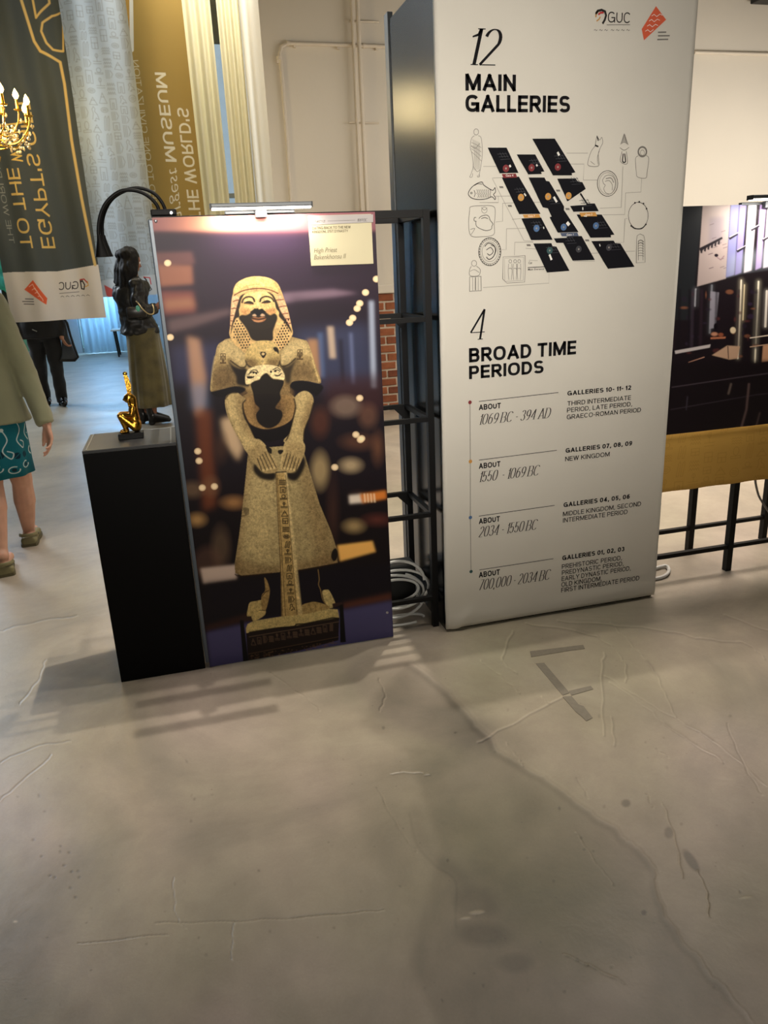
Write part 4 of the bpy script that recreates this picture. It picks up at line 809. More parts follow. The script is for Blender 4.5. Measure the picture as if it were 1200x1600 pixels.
# winged headdress
hm = st(Z1([(265, 190), (300, 130), (370, 85), (450, 58), (540, 50), (640, 60), (720, 90), (780, 140), (820, 220), (860, 330), (900, 450), (925, 560), (945, 650), (955, 720), (920, 790), (830, 900), (760, 935), (700, 870), (480, 870), (400, 945), (340, 900), (270, 840), (215, 740), (220, 640), (225, 540), (230, 430), (240, 320), (255, 250)]), (216, 184, 132), .3)
st(Z1([(265, 190), (300, 130), (370, 85), (450, 58), (540, 50), (640, 60), (720, 90), (780, 140), (800, 230), (700, 190), (540, 170), (380, 190), (270, 250)]), (240, 212, 146), 1.2, .95, True, hm); st(Z1([(740, 90), (800, 180), (850, 320), (830, 330), (770, 200), (720, 130)]), (196, 150, 100), 1.5, .6, True, hm)
st(Z1([(240, 300), (330, 300), (320, 400), (290, 500), (230, 600)]), (232, 188, 152), 1.5, .8, True, hm); st(Z1([(780, 270), (850, 320), (930, 600), (880, 600), (800, 420)]), (230, 186, 152), 1.5, .8, True, hm); st(Z1([(230, 700), (420, 700), (420, 930), (340, 900), (250, 820)]), (206, 176, 124), 3, .7, True, hm)
ln(Z1([(272, 272), (330, 238), (400, 212), (520, 194), (620, 196), (710, 218), (782, 252)]), 1.7, (112, 52, 32), .25); ln(Z1([(310, 165), (360, 190), (430, 158), (570, 142)]), .9, (176, 140, 84), .5, .8); ln(Z1([(560, 175), (680, 180), (760, 205)]), .8, (190, 150, 90), .5, .7)
fc = st(Z1([(345, 290), (400, 252), (470, 234), (560, 228), (650, 236), (715, 268), (748, 340), (765, 430), (790, 470), (780, 500), (750, 520), (700, 640), (560, 680), (420, 640), (350, 520), (318, 520), (310, 470), (340, 430)]), (232, 202, 142), .3)
st(Z1([(350, 430), (440, 440), (470, 470), (400, 510), (350, 500)]), (190, 124, 84), 1.8, .6, True, fc); st(Z1([(640, 440), (750, 420), (760, 480), (700, 510), (630, 480)]), (190, 124, 84), 1.8, .6, True, fc); st(Z1([(360, 300), (380, 360), (375, 430), (345, 440)]), (214, 160, 112), 1.5, .7, True, fc); st(Z1([(520, 250), (545, 330), (545, 420), (570, 420), (565, 330), (590, 250)]), (246, 222, 166), 1.5, .7, True, fc)
dk(Z1([(345, 278), (400, 250), (380, 275), (350, 330), (338, 400), (325, 445), (330, 520), (290, 545), (262, 600), (240, 690), (225, 740), (240, 620), (268, 520), (292, 430), (318, 340)]), .45, .95, True, (30, 18, 22)); dk(Z1([(650, 232), (720, 262), (768, 345), (805, 440), (852, 520), (892, 590), (934, 665), (944, 710), (905, 655), (850, 580), (795, 520), (795, 470), (760, 425), (742, 350), (706, 278)]), .45, .95, True, (30, 18, 22))
dk(Z1([(350, 505), (410, 505), (455, 480), (490, 445), (530, 425), (560, 440), (600, 430), (640, 470), (690, 505), (745, 485), (775, 535), (750, 620), (724, 700), (718, 800), (620, 806), (520, 808), (465, 775), (430, 700), (395, 640), (325, 545)]), .6)
dk(Z1([(455, 470), (495, 440), (510, 425), (530, 440), (545, 422), (560, 440), (590, 430), (605, 440), (640, 470), (600, 490), (560, 510), (530, 505), (490, 485)]), .4)
A.fill([sm(Z1([(482, 514), (490, 498), (512, 492), (532, 512), (515, 520)]))], (206, 176, 146), .45); A.fill([sm(Z1([(574, 512), (592, 488), (616, 494), (630, 512), (600, 519)]))], (206, 176, 146), .45); A.fill([sm(Z1([(470, 540), (510, 527), (555, 536), (600, 524), (645, 535), (628, 568), (590, 586), (545, 590), (500, 578)]))], (176, 126, 88), .4, .95); ln(Z1([(476, 541), (520, 550), (560, 554), (600, 548), (640, 537)]), 2.0, DKc, .3); ln(Z1([(500, 570), (545, 580), (600, 570)]), 1.0, (226, 184, 140), .4, .8)
for P in ([(362, 358), (375, 322), (405, 298), (450, 290), (488, 304), (508, 345)], [(572, 345), (584, 310), (620, 290), (660, 288), (705, 305), (735, 345)]): ln(Z1(P), 2.4, (40, 22, 18), .2)
dk(Z1([(484, 300), (510, 318), (505, 352), (492, 330)]), .4, .7); dk(Z1([(572, 320), (590, 302), (584, 345), (576, 352)]), .4, .7)
for P in ([(385, 366), (420, 348), (455, 345), (490, 362), (496, 378), (455, 376), (415, 372)], [(590, 362), (620, 346), (662, 334), (694, 346), (690, 360), (655, 364), (620, 366)]): A.fill([sm(Z1(P))], (44, 30, 26), .25, .95); ln(Z1(P[:4]), 1.3, (36, 22, 18), .2)
for P in ([(380, 345), (420, 328), (470, 330), (500, 362)], [(585, 350), (620, 326), (665, 320), (700, 340)]): ln(Z1(P), 1.0, (246, 222, 170), .3, .9)
for P in ([(385, 372), (430, 380), (490, 382)], [(590, 366), (640, 370), (694, 360)]): ln(Z1(P), .8, (170, 110, 74), .3, .8)
for P in ([(255, 348), (295, 332), (328, 330)], [(240, 432), (270, 424), (305, 428)], [(228, 512), (260, 506)], [(224, 570), (250, 575)], [(222, 625), (242, 632)], [(755, 330), (800, 325), (848, 322)], [(795, 412), (840, 402), (880, 398)], [(835, 492), (900, 484)], [(868, 548), (918, 545)], [(895, 605), (932, 600)]): ln(Z1(P), 1.5, (120, 66, 50), .3, .9)
for r in range(11):
    for c in range(9):
        x = 268+c*33+(r % 2)*16; y = 575+r*32-c*2
        if x-262 < 70+r*20 and x > 258+max(0, (y-760)*.75) and x < 450: A.el(*Z1([(x, y)])[0], 1.25, 1.35, (34, 22, 18), 0, .7, .95)
        x = 905-c*33-(r % 2)*16; y = 560+r*32+c*3
        if 905-x < 60+r*17 and x > 735 and x < 925-max(0, (y-780)*.8)+20 and y < 915: A.el(*Z1([(x, y)])[0], 1.25, 1.35, (34, 22, 18), 0, .7, .95)
# idol: disc, ram mask, black void
dm = st(Z2([(375, 190), (385, 120), (420, 60), (480, 22), (560, 12), (630, 22), (680, 70), (706, 150), (704, 210), (680, 250), (600, 262), (480, 258), (400, 240)]), (204, 180, 126), .3); st(Z2([(375, 180), (470, 190), (500, 260), (420, 260), (380, 230)]), S4, 3.5, .8, True, dm); st(Z2([(590, 190), (700, 170), (706, 220), (680, 258), (590, 262)]), S4, 3.5, .75, True, dm); dk(Z2([(376, 190), (384, 225), (410, 262), (450, 262), (405, 235), (386, 200)]), .5, .8); dk(Z2([(700, 195), (706, 215), (690, 262), (650, 262), (685, 240)]), .5, .8)
dk(Z2([(640, 82), (660, 72), (680, 80), (694, 110), (690, 140), (676, 120), (655, 112)]), .4); ln(Z2([(545, 250), (545, 180), (548, 150)]), 3.2, (214, 190, 140), .5); A.fill([sm(Z2([(515, 125), (545, 118), (578, 128), (560, 170), (546, 178), (530, 160)]))], (46, 30, 22), .35); ln(Z2([(520, 130), (505, 80)]), 1.1, S1); ln(Z2([(572, 130), (582, 75)]), 1.1, S1); A.el(*Z2([(546, 138)])[0], 2.4, 2.2, (214, 190, 140), 0, .8); A.el(*Z2([(552, 252)])[0], 2.8, 1.6, (60, 40, 26), 0, .8)
st(Z2([(382, 412), (380, 340), (405, 285), (470, 254), (550, 240), (640, 245), (705, 268), (742, 320), (748, 365), (730, 385), (680, 372), (640, 368), (605, 335), (575, 316), (535, 340), (512, 375), (470, 390), (445, 412), (400, 424)]), (228, 210, 166), .3)
for P in ([(412, 330), (440, 295), (480, 290), (500, 315)], [(640, 285), (680, 268), (712, 290)], [(425, 318), (450, 306), (478, 312)], [(650, 300), (680, 288), (705, 302)], [(398, 350), (430, 362), (460, 350)], [(655, 335), (690, 340), (718, 320)]): ln(Z2(P), 1.5, (40, 26, 18), .2)
for x, y in ((458, 312), (482, 318), (620, 305), (662, 298)): A.el(*Z2([(x, y)])[0], 1.6, 1.8, (50, 32, 22), 0, .7)
A.fill([sm(Z2([(395, 355), (430, 346), (460, 356), (440, 366), (405, 368)]))], (50, 34, 24), .3); A.fill([sm(Z2([(655, 345), (690, 335), (718, 322), (700, 345), (670, 350)]))], (60, 42, 30), .3, .8)
dk(Z2([(530, 348), (575, 318), (608, 345), (640, 372), (690, 378), (738, 388), (735, 430), (705, 500), (712, 560), (662, 640), (715, 668), (728, 720), (690, 792), (620, 832), (560, 826), (500, 780), (480, 705), (512, 650), (470, 600), (450, 500), (430, 425), (460, 395), (510, 380)]), .5)
# hands
hl = [(384, 700), (400, 686), (412, 692), (424, 710), (436, 728), (430, 738), (412, 738), (400, 726), (388, 710)]; hr = [(446, 690), (462, 684), (476, 694), (474, 712), (462, 735), (448, 738), (438, 730), (442, 706)]
dk([(398, 724), (412, 738), (430, 738), (428, 750), (408, 748), (396, 736)], 1.6); dk([(448, 738), (462, 736), (472, 712), (477, 726), (464, 750), (450, 748)], 1.6)
for P in (hl, hr): q = st(P, (190, 170, 126), .4); st([(x+2, y+6) for x, y in P], S3, 3, .35, True, q)
dk([(415, 697), (424, 701), (424, 709), (419, 706)], .4); dk([(443, 704), (438, 710), (434, 706), (436, 703)], .4)
# inscribed pillar, feet
st(Z3([(155, 492), (165, 420), (182, 368), (240, 354), (296, 350), (300, 440), (330, 442), (318, 488), (230, 540), (190, 520)]), (188, 168, 118), .3); st(Z3([(318, 138), (335, 150), (352, 185), (370, 260), (352, 370), (328, 442), (300, 440), (288, 385), (294, 300), (325, 252)]), (160, 136, 92), .35); ln(Z3([(298, 308), (330, 268), (360, 255)]), 1.2, (60, 42, 30)); ln(Z3([(268, 440), (325, 440)]), 1, (50, 36, 26))
st(Z3([(862, 262), (900, 248), (930, 262), (985, 385), (940, 420), (900, 390), (872, 330)]), (196, 178, 128), .3); st(Z3([(664, 400), (740, 368), (800, 362), (900, 390), (932, 418), (870, 470), (740, 500), (664, 490)]), (166, 144, 98), .4); ln(Z3([(822, 60), (832, 150), (826, 200), (845, 250), (862, 330), (890, 380)]), 1.4, (150, 126, 84), .3, .9)
for x, y in ((762, 484), (836, 468), (872, 456), (902, 440)): A.el(*Z3([(x, y)])[0], 4 if x < 800 else 2.6, 1.3, (50, 38, 26), -.3, .7)
for x in (740, 790, 840): ln(Z3([(x, 380), (x+16, 450)]), .8, (120, 98, 64), .4, .7)
pm_ = st([(431, 740), (447, 738), (458, 870), (472, 962), (440, 970), (438, 880)], (176, 152, 104), .3, 1, False); st([(444, 738), (448, 738), (473, 962), (466, 964)], S1, .8, .7, False); ln([(431, 740), (438, 880), (441, 966)], 1.2, (84, 62, 40), .4)
st(Z3([(145, 610), (160, 570), (215, 540), (470, 500), (690, 480), (930, 425), (1005, 432), (1022, 520), (950, 545), (150, 660)]), (190, 172, 122), .3, 1, False); base_m = st(Z3([(148, 655), (400, 612), (580, 590), (700, 568), (1020, 508), (1012, 722), (640, 820), (165, 918)]), (46, 34, 33), .35, 1, False, None, False)
ln(Z3([(180, 648), (420, 608), (590, 592), (620, 572), (700, 566), (850, 535), (960, 512), (1015, 520)]), 2.2, (30, 20, 18), .3)
D = (40, 24, 18)
gr = A.noise(.42, 11)*.6+A.noise(1.1, 12)*.5+A.noise(3.2, 13)*.25
A.a = A.a*(1+SIL[..., None]*gr[..., None]*.15)
for h, (fx, fy, tx, ty, n) in enumerate(((402, 704, 414, 736, 4), (466, 704, 452, 735, 4))):
    for k in range(5):
        d = k*5.2*(1 if h == 0 else 1)
        a = (402+k*4.0, 716-k*3.0) if h == 0 else (449+k*4.6, 708+k*2.2); b_ = (409+k*5.6, 735-k*1.2) if h == 0 else (442+k*5.0, 732+k*.8)
        ln([a, b_], 1.3, (34, 22, 14), .3, .85)
        if k < 4: c_ = (b_[0]+(2.8 if h == 0 else 2.4), b_[1]-.6); A.el(c_[0], c_[1], 2.0, 2.0, (206, 186, 140), 0, 1, .8)
def glyphcol(x0, y0, x1, y1, n, w_, c, lw, op=.8):
    for k in range(n):
        t = k/n; g = rng.integers(0, len(HG)); cx = x0+(x1-x0)*t; cy = y0+(y1-y0)*t; hh = (y1-y0)/n*.78
        for st_ in glyph_cell(g, cx-w_/2, cy, w_, hh): A.ln(st_, lw, c, .2, op)
glyphcol(441, 748, 457, 956, 17, 10, (34, 26, 18), 1.3); ln([(433, 742), (446, 962)], .9, (60, 48, 34), .2, .8); ln([(446, 742), (464, 960)], .9, (60, 48, 34), .2, .8); ln([(431, 738), (447, 737)], 1.6)

for k in range(14):
    g = rng.integers(0, len(HG)); q0 = Z3([(190+k*56, 700-k*10.2)])[0]
    for st_ in glyph_cell(g, q0[0], q0[1], 7, 11, .1): A.ln(st_, 1.2, (124, 102, 84), .35, .6)
for a, b_, c in (((175, 690), (1015, 548), (120, 100, 82)), ((170, 850), (1012, 690), (104, 82, 64)), ((175, 862), (1012, 702), (20, 14, 14))): A.ln(Z3([a, b_]), 1.2, c, .3, .85)
for k in range(90): q0 = Z3([(rng.uniform(180, 1000), 0)])[0]; xq = (q0[0]-360)*6; q1 = Z3([(xq, 880-xq*.165+rng.uniform(10, 60))])[0]; A.el(*q1, rng.uniform(.6, 2.2), .8, (124, 98, 72), 0, .7, .5)
rp(Z3([(88, 530), (122, 530), (168, 915), (120, 922)]), (20, 15, 18), .4); rp(Z3([(85, 505), (195, 495), (210, 545), (88, 532)]), (66, 48, 44), .4); rp(Z3([(1022, 380), (1055, 375), (1082, 738), (1030, 742)]), (20, 15, 18), .4); rp(Z3([(955, 378), (1045, 362), (1056, 382), (960, 420)]), (66, 48, 44), .4)
for k in range(3):
    for x0 in (344, 464):
        for st_ in glyph_cell([3, 9, 5][k], x0, 552+k*5.5-(6 if x0 > 400 else 0), 9, 5): A.ln(st_, 1.1, (70, 48, 30), .2, .85)
# pale ceiling strip along the print's top, with the picture light's glare painted in
xx = A.X[None, :]; yy = A.Y[:, None]; A.put(band(320, 361, 1.5), (150, 104, 112), .95); A.put(band(320, 361, 2)*np.exp(-((xx-345)/75)**2).astype(np.float32), (236, 176, 140), .85); A.put(band(335, 361, 3)*np.exp(-((xx-430)/70)**2).astype(np.float32), (212, 140, 136), .6); A.put(band(361, 400, 8)*np.exp(-((xx-420)/90)**2).astype(np.float32), (80, 60, 88), .5)
QX0, QX1, QY, QZ0, QZ1 = -.030, .740, 2.800, .004, 1.694
A.a = (np.clip(A.a, 0, 1)**1.28*1.30).astype(np.float32); pimg = A.sheet((QX0, QY, QZ1), (QX1, QY, QZ1), (QX0, QY, QZ0), 760, 1668)
pm = print_mat('statue photograph print', pimg, .42)
po = thing('statue_poster', ((QX0+QX1)/2, QY, 0), 'large poster board with a photograph of a kneeling ancient stone statue', 'poster')
link('printed_sheet', grid_sheet('printed_sheet', (QX0, QY-.001, QZ1), (QX1, QY-.001, QZ1), (QX0, QY-.001, QZ0), 12, 24, None), pm, po)
brd = mat('dark board edge', (26, 26, 30), .5)
MB().box((QX0, QY-.0005, QZ0), (QX1, QY+.010, QZ1), .001).build('board', brd, po)
MB().box((QX0-.014, QY+.006, .02), (QX0+.01, QY+.024, QZ1-.004), .004).build('edge_strip', mat('grey blue edge strip', (92, 102, 112), .35, .2), po)
scr = mat('steel screw', (190, 190, 195), .3, .9)
for x, y in ((243.5, 345.5), (605, 957)):
    q = onY(x, y, QY-.002); MB().lathe([(0, 0), (.006, 0), (.0055, .003), (.002, .0045)], (q.x, QY-.001, q.z), 12, axis=Rx(math.pi/2).to_euler()).build('screw', scr, po, 1)
# ---- info plaque
Pq = 2.790; a = onY(481, 336, Pq); b_ = onY(583.5, 412, Pq); a2 = onY(484, 415.5, Pq)
tg = thing('exhibit_caption_plaque', ((a.x+b_.x)/2, Pq, a2.z), 'small cream caption plaque on the top right corner of the statue poster', 'sign')
MB().prism([(a.x, Pq, a.z-.002), (b_.x, Pq, a.z-.002), (b_.x, Pq, b_.z), (a.x, Pq, a2.z)], (0, .007, 0)).build('plaque_board', mat('cream plaque', (206, 196, 160), .5), tg)
s = Sheet(Pq-.0008); s.ppoly([(482, 336.8), (583, 335), (583, 347), (482, 351.5)], mat('pale grey header', (176, 170, 168), .5))
G2 = mat('khaki print', (96, 86, 62), .6)
s.line([(512, 345.3), (555, 344)], .0012, MG, .0003); P, w = words('1069 BC', .08, 'serif', .1, .8, .25, .2); s.text(P, w, 558, 346.3, 574, 4.6, INKG, .0003)
P, w = words('DYNASTY 21', .12); s.text(P, w, 489, 348, 508, 3.6, G2, .0003); s.line([(482, 351.8), (583, 347.3)], .001, MG, .0003)
P, w = words('DATING BACK TO THE NEW', .15); s.text(P, w, 488, 358.6, 548, 4.2, G2, .0003); P, w = words('KINGDOM, 21ST DYNASTY', .15); s.text(P, w, 488, 364.2, 544, 4.0, G2, .0003)
P, w = bfont('High Priest', .3, -.005); s.text(P, w, 490, 395, 527, 7.5, G2, .0003); P, w = bfont('Bakenkhonsu II', .3, -.005); s.text(P, w, 490, 405.5, 541, 7.5, G2, .0003)
s.build('caption_text', tg)
# ================================================================= LED PICTURE LIGHTS
alu = mat('brushed aluminium', (92, 95, 98), .45, .6); led = mat('lit led diffuser', (255, 250, 240), .4, emit=(255, 246, 232), estr=9)
def led_bar(x0, x1, y, zc, ywall, label, e):
    t = thing('picture_light', ((x0+x1)/2, y, zc), label, 'lamp', 'led picture lights')
    MB().box((x0, y-.018, zc), (x1, y+.018, zc+.014), .003).build('housing', alu, t)
    MB().box((x0+.004, y-.013, zc-.006), (x1-.004, y+.013, zc)).build('diffuser', led, t)
    for sx in (x0, x1): MB().box((sx-.002, y-.018, zc-.004), (sx+.002, y+.018, zc+.014)).build('end_cap', brd, t)
    xm = (x0+x1)/2
    MB().tube([(xm, y, zc+.008), (xm, (y+ywall)/2, zc+.012), (xm, ywall, zc-.004)], .006, 8).box((xm-.02, ywall-.014, zc-.03), (xm+.02, ywall+.007, zc-.002), .002).build('arm', alu, t)
    MB().box((xm-.12, ywall+.008, zc-.016), (xm+.12, ywall+.03, zc-.004), .002).build('clamp', alu, t)
    l = bpy.data.lights.new('picture_light_glow', 'AREA'); l.shape = 'RECTANGLE'; l.size = x1-x0-.01; l.size_y = .02; l.energy = e; l.color = (1, .93, .82)
    o = bpy.data.objects.new('picture_light_glow', l); COL.objects.link(o); aim(o, (xm, y, zc-.008), (xm, y+.06, zc-.5))
LY = 2.745; q0 = onY(329, 325.5, LY); q1 = onY(486.5, 322, LY)
led_bar(q0.x, q1.x, LY, (q0.z+q1.z)/2, 2.79, 'slim silver LED picture light over the statue poster', 2.2)
q0 = onY(1172, 311, 2.78)
led_bar(q0.x, q0.x+.36, 2.78, q0.z, 2.89, 'slim LED picture light over the museum interior poster at right edge', 3.5)
# ================================================================= PEDESTAL AND GOLD FIGURE
pb = mat('matt black pedestal laminate', (6, 6, 7), .6, spec=.12); pg_ = mat('dark grey pedestal top', (58, 59, 60), .4, var=.08, scale=20, spec=.3)
KX0, KX1, KY0, KY1, KZ = -.371, -.047, 2.80, 3.11, .93
t = thing('pedestal', ((KX0+KX1)/2, (KY0+KY1)/2, 0), 'black rectangular pedestal with grey top left of the statue poster', 'pedestal')
MB().box((KX0, KY0, 0), (KX1, KY1, KZ-.012), .002).build('plinth_body', pb, t); MB().box((KX0, KY0, KZ-.012), (KX1, KY1, KZ), .0015).build('top_plate', pg_, t)
gr_ = mat('pale routed rim', (128, 130, 128), .3, .3); rim = MB()
rim.box((KX0+.012, KY0+.006, KZ), (KX0+.016, KY1-.006, KZ+.002)).box((KX1-.02, KY0+.006, KZ), (KX1-.016, KY1-.006, KZ+.002)).box((KX0+.012, KY1-.010, KZ), (KX1-.016, KY1-.006, KZ+.002)).build('rim', gr_, t)
gold = mat('polished gold', (214, 160, 60), .24, 1.0, var=.15, scale=30, bump=.2, bscale=300)
FC = onZ(207, 684, KZ); fx, fy = FC.x-.003, FC.y; K = 1.0
t = thing('gold_figurine', (fx, fy, KZ), 'small gold figurine of a squatting woman with a tall feather on the pedestal', 'figurine')
MB().box((fx-.045, fy-.03, KZ), (fx+.045, fy+.03, KZ+.022), .002).build('figurine_base', mat('black figurine base', (7, 7, 7), .5, spec=.2), t)
b = MB(); z0 = KZ+.022; F = lambda x, y, z: (fx+x, fy+y, z0+z)
for sy in (-.013, .013):
    b.cap(F(.018, sy, .020), F(-.028, sy, .066), .016, .012)   # thigh
    b.cap(F(-.028, sy, .066), F(-.014, sy, .012), .0115, .008)  # shin
    b.cap(F(-.012, sy, .007), F(-.034, sy, .005), .008, .005)   # foot
    b.cap(F(.020, sy*1.7, .094), F(.012, sy*1.9, .068), .0095, .008); b.cap(F(.012, sy*1.9, .068), F(-.026, sy*.9, .073), .008, .006)
b.cap(F(.022, 0, .020), F(.020, 0, .085), .021, .017); b.ell(F(.020, 0, .030), (.024, .027, .026)); b.cap(F(.019, 0, .1), F(.013, 0, .115), .010, .009)
b.ell(F(.006, 0, .127), (.015, .013, .017)); b.ell(F(.013, 0, .131), (.018, .017, .017)); b.cap(F(.022, 0, .125), F(.024, 0, .092), .015, .012); b.ell(F(-.009, 0, .124), (.004, .003, .005))
for sy in (-.013, .013): b.cap(F(.008, sy, .125), F(.010, sy, .098), .006, .005)
link('body', blob(b, .0026, 2, 'body'), gold, t)
b = MB(); b.prism([F(.009, -.004, .145), F(.021, -.004, .145), F(.026, -.004, .175), F(.018, -.004, .21), F(.010, -.004, .222), F(.004, -.004, .215), F(.006, -.004, .18)], (0, .008, 0)); b.ell(F(.010, 0, .219), (.0085, .0055, .0075)); b.build('feather', gold, t, 40)
# ================================================================= RACKS
rk = mat('black powder-coated steel', (7, 7, 8), .5, spec=.22)
SHZ = (.126, .506, .908, 1.298)
def rack(x0, x1, label, zt=1.70, zl=SHZ, posts=True, yf=2.83, yb=3.19, w=.026):
    t = thing('metal_rack', ((x0+x1)/2, (yf+yb)/2, 0), label, 'rack', 'black tube racks behind the boards')
    for x in (x0, x1-w):
        for y in (yf, yb-w): MB().box((x, y, 0), (x+w, y+w, zt)).build('post', rk, t)
    for z in zl+(zt-w,):
        h = w if z > 1.6 else .018
        for y in (yf+.002, yb-w+.002): MB().box((x0+w, y, z), (x1-w, y+w-.004, z+h)).build('rail', rk, t)
        for x in (x0+.002, x1-w+.002): MB().box((x, yf+w, z), (x+w-.004, yb-w, z+h)).build('side_rail', rk, t)
    for z in zl[1:]: MB().prism([(x1-w, yb-w+.003, z), (x1-w-.045, yb-w+.003, z), (x1-w, yb-w+.003, z-.045)], (0, .004, 0)).build('corner_plate', rk, t)
    return t
rack(-.028, .957, 'black steel tube rack behind the statue poster')
def rrack(x0, x1, label):
    t = thing('metal_rack', ((x0+x1)/2, 3.05, 0), label, 'rack', 'black tube racks behind the boards'); w = .030
    for x in (x0, x1-w):
        for y in (2.905, 3.20): MB().box((x, y, 0), (x+w, y+w, 1.66)).build('post', rk, t)
    for z in (.116, 1.2, 1.64):
        for y in (2.907, 3.202): MB().box((x0+w, y, z), (x1-w, y+w-.006, z+.02)).build('rail', rk, t)
        for x in (x0, x1-w) if z > .2 else (): MB().box((x+.002, 2.935, z), (x+w-.002, 3.20, z+.02)).build('side_rail', rk, t)
rrack(2.02, 2.515, 'black tube rack under the museum interior poster, nearer the white panel'); rrack(2.95, 3.44, 'black tube rack under the right end of the museum interior poster')
t = thing('rack_link_bar', (2.73, 2.92, .116), 'pair of thin black bars joining the two racks at right', 'bar')
for y in (2.909, 3.204): MB().box((2.517, y, .117), (2.948, y+.022, .135)).build('bar', rk, t)
# ================================================================= GOOSENECK LAMP
bk = mat('black rubber gooseneck', (6, 6, 7), .55, spec=.2)
t = thing('gooseneck_lamp', (.03, 2.86, 1.70), 'black twin gooseneck lamp clamped to the poster corner, arching left', 'lamp')
a1 = [(249, 334), (246, 322), (236, 310), (222, 301), (205, 297), (188, 299), (172, 310), (161, 325), (155, 345), (154, 365), (157, 382)]
a2 = [(260, 333), (254, 318), (243, 304), (228, 296), (212, 294), (195, 298), (177, 309), (166, 325), (160, 345), (160, 365), (163, 382)]
for P, Y in ((a1, 2.85), (a2, 2.90)):
    MB().tube([Vector(onY(*p, Y)) for p in catmull(P, 4)], .0062, 10).build('gooseneck_arm', bk, t, 1)
for P, Y in ((a1, 2.85), (a2, 2.90)):
    q = onY(*P[-1], Y); MB().lathe([(.007, .03), (.010, .012), (.013, 0), (.021, -.030), (.024, -.040), (.022, -.040), (.010, -.02), (.0, -.012)][::-1], q, 20).build('lamp_head', bk, t, 30)
q = onY(262, 336, 2.85); MB().box((q.x-.055, 2.826, 1.701), (q.x+.03, 2.93, 1.722), .004).build('clamp', bk, t)
MB().lathe([(0, 0), (.007, 0), (.007, .008), (.004, .012)], (q.x+.012, 2.826, 1.709), 12, axis=Rx(math.pi/2).to_euler()).build('clamp_screw', scr, t, 1)
# ================================================================= CABLES, TRANSFORMER
wc = mat('white cable', (196, 196, 192), .4)
def cabl(P, Y, r, label, extra=None):
    o = MB().tube([onY(x, y, Y) if not hasattr(Y, '__len__') else onY(x, y, Y[0]+(Y[1]-Y[0])*k/(len(P)-1)) for k, (x, y) in enumerate(catmull(P, 5))], r, 8).build('cable', wc, None, 1)
    tag(o, label, 'cable'); return o
loop = []
for k in range(150):
    a = k/150*2*math.pi*4.2; n = k/150*4.2
    rx = .13+.022*math.sin(n*2.1); rz = .065+.03*math.sin(n*1.7+1)
    loop.append(Vector((.795+rx*math.cos(a)+.012*math.sin(n*3), 2.925+.04*math.sin(a)+.010*n, .165+rz*math.sin(a)-.018*n+.02)))
o = MB().tube(loop, .0062, 8).build('cable_coil', wc, None, 1, org=(.79, 2.96, .05)); tag(o, 'loosely coiled white cable on the rack bottom between poster and white panel', 'cable')
fl_loop = [Vector((.78+.14*math.cos(a), 2.93+.045*math.sin(a), .0085+.004*math.sin(a*2))) for a in [k/30*2*math.pi for k in range(27)]]
o = MB().tube(fl_loop, .006, 8).build('cable', wc, None, 1, org=(.8, 2.93, 0)); tag(o, 'flat loop of white cable on the floor beneath the coil, beside the poster foot', 'cable')
t = thing('power_box', (.79, 3.09, 0), 'black equipment box behind the white cable coil at rack bottom', 'box'); kb = mat('black plastic box', (15, 17, 17), .55)
MB().box((.62, 3.06, .0), (.925, 3.15, .205), .012).build('case', kb, t, 40); MB().box((.615, 3.055, .175), (.928, 3.155, .215), .006).build('lid', mat('dark grey lid', (30, 33, 33), .5), t)
q = onZ(1033, 902, .012); P = [onZ(1010, 893, .01), onZ(1038, 884, .012), onZ(1045, 889, .012), onZ(1043, 896, .012), onZ(1033, 902, .01), onZ(1012, 906, .008)]
o = MB().tube([Vector(p) for p in catmull(P, 5)], .0085, 8).build('cable', wc, None, 1); tag(o, 'loop of white cable peeking out beside the tall panel foot at right', 'cable')
o = MB().tube([Vector(p) for p in catmull([(2.66, 2.98, .60), (2.66, 2.98, .46), onY(1184, 770, 2.98), onY(1192, 786, 2.98), onY(1203, 803, 2.98), onY(1215, 830, 2.98), onZ(1235, 862, .01), onZ(1290, 860, .01)], 5)], .0055, 8).build('cable', mat('grey cable', (120, 120, 120), .4), None, 1); tag(o, 'thin grey cable hanging below the gold fabric strip at right edge', 'cable')
# ================================================================= RIGHT POSTER
RX0, RX1, RY = 2.075, 3.50, 2.90
A2 = Art(1020, 300, 1520, 800, 2, (30, 22, 28))
f = lambda P, c, b=.4, o=1: A2.fill([P], c, b, o)
f([(1040, 300), (1100, 300), (1080, 500), (1045, 500)], (36, 38, 42), 1)
f([(1098, 318), (1141, 318), (1134, 436), (1089, 448)], (186, 168, 164), .5)
f([(1108, 340), (1132, 338), (1128, 378), (1106, 382)], (150, 140, 150), 3, .7)
for k in range(14): x = rng.uniform(1100, 1132); y = rng.uniform(350, 430); A2.ln([(x, y), (x+6, y-2)], 1, (120, 104, 110), .2, .8)
f([(1092, 388), (1128, 370), (1129, 373), (1094, 393)], (40, 34, 40)); 
for k in range(6): x = 1095+k*5.4; y = 390-k*2.7; f([(x, y), (x+3, y-1), (x+2, y+6), (x-1, y+5)], (44, 38, 44))
A2.el(1119, 399, 3, 2.5, (40, 30, 40), 0, 1); A2.ln([(1120, 402), (1126, 406), (1131, 400)], 1.4, (150, 120, 128), .3)
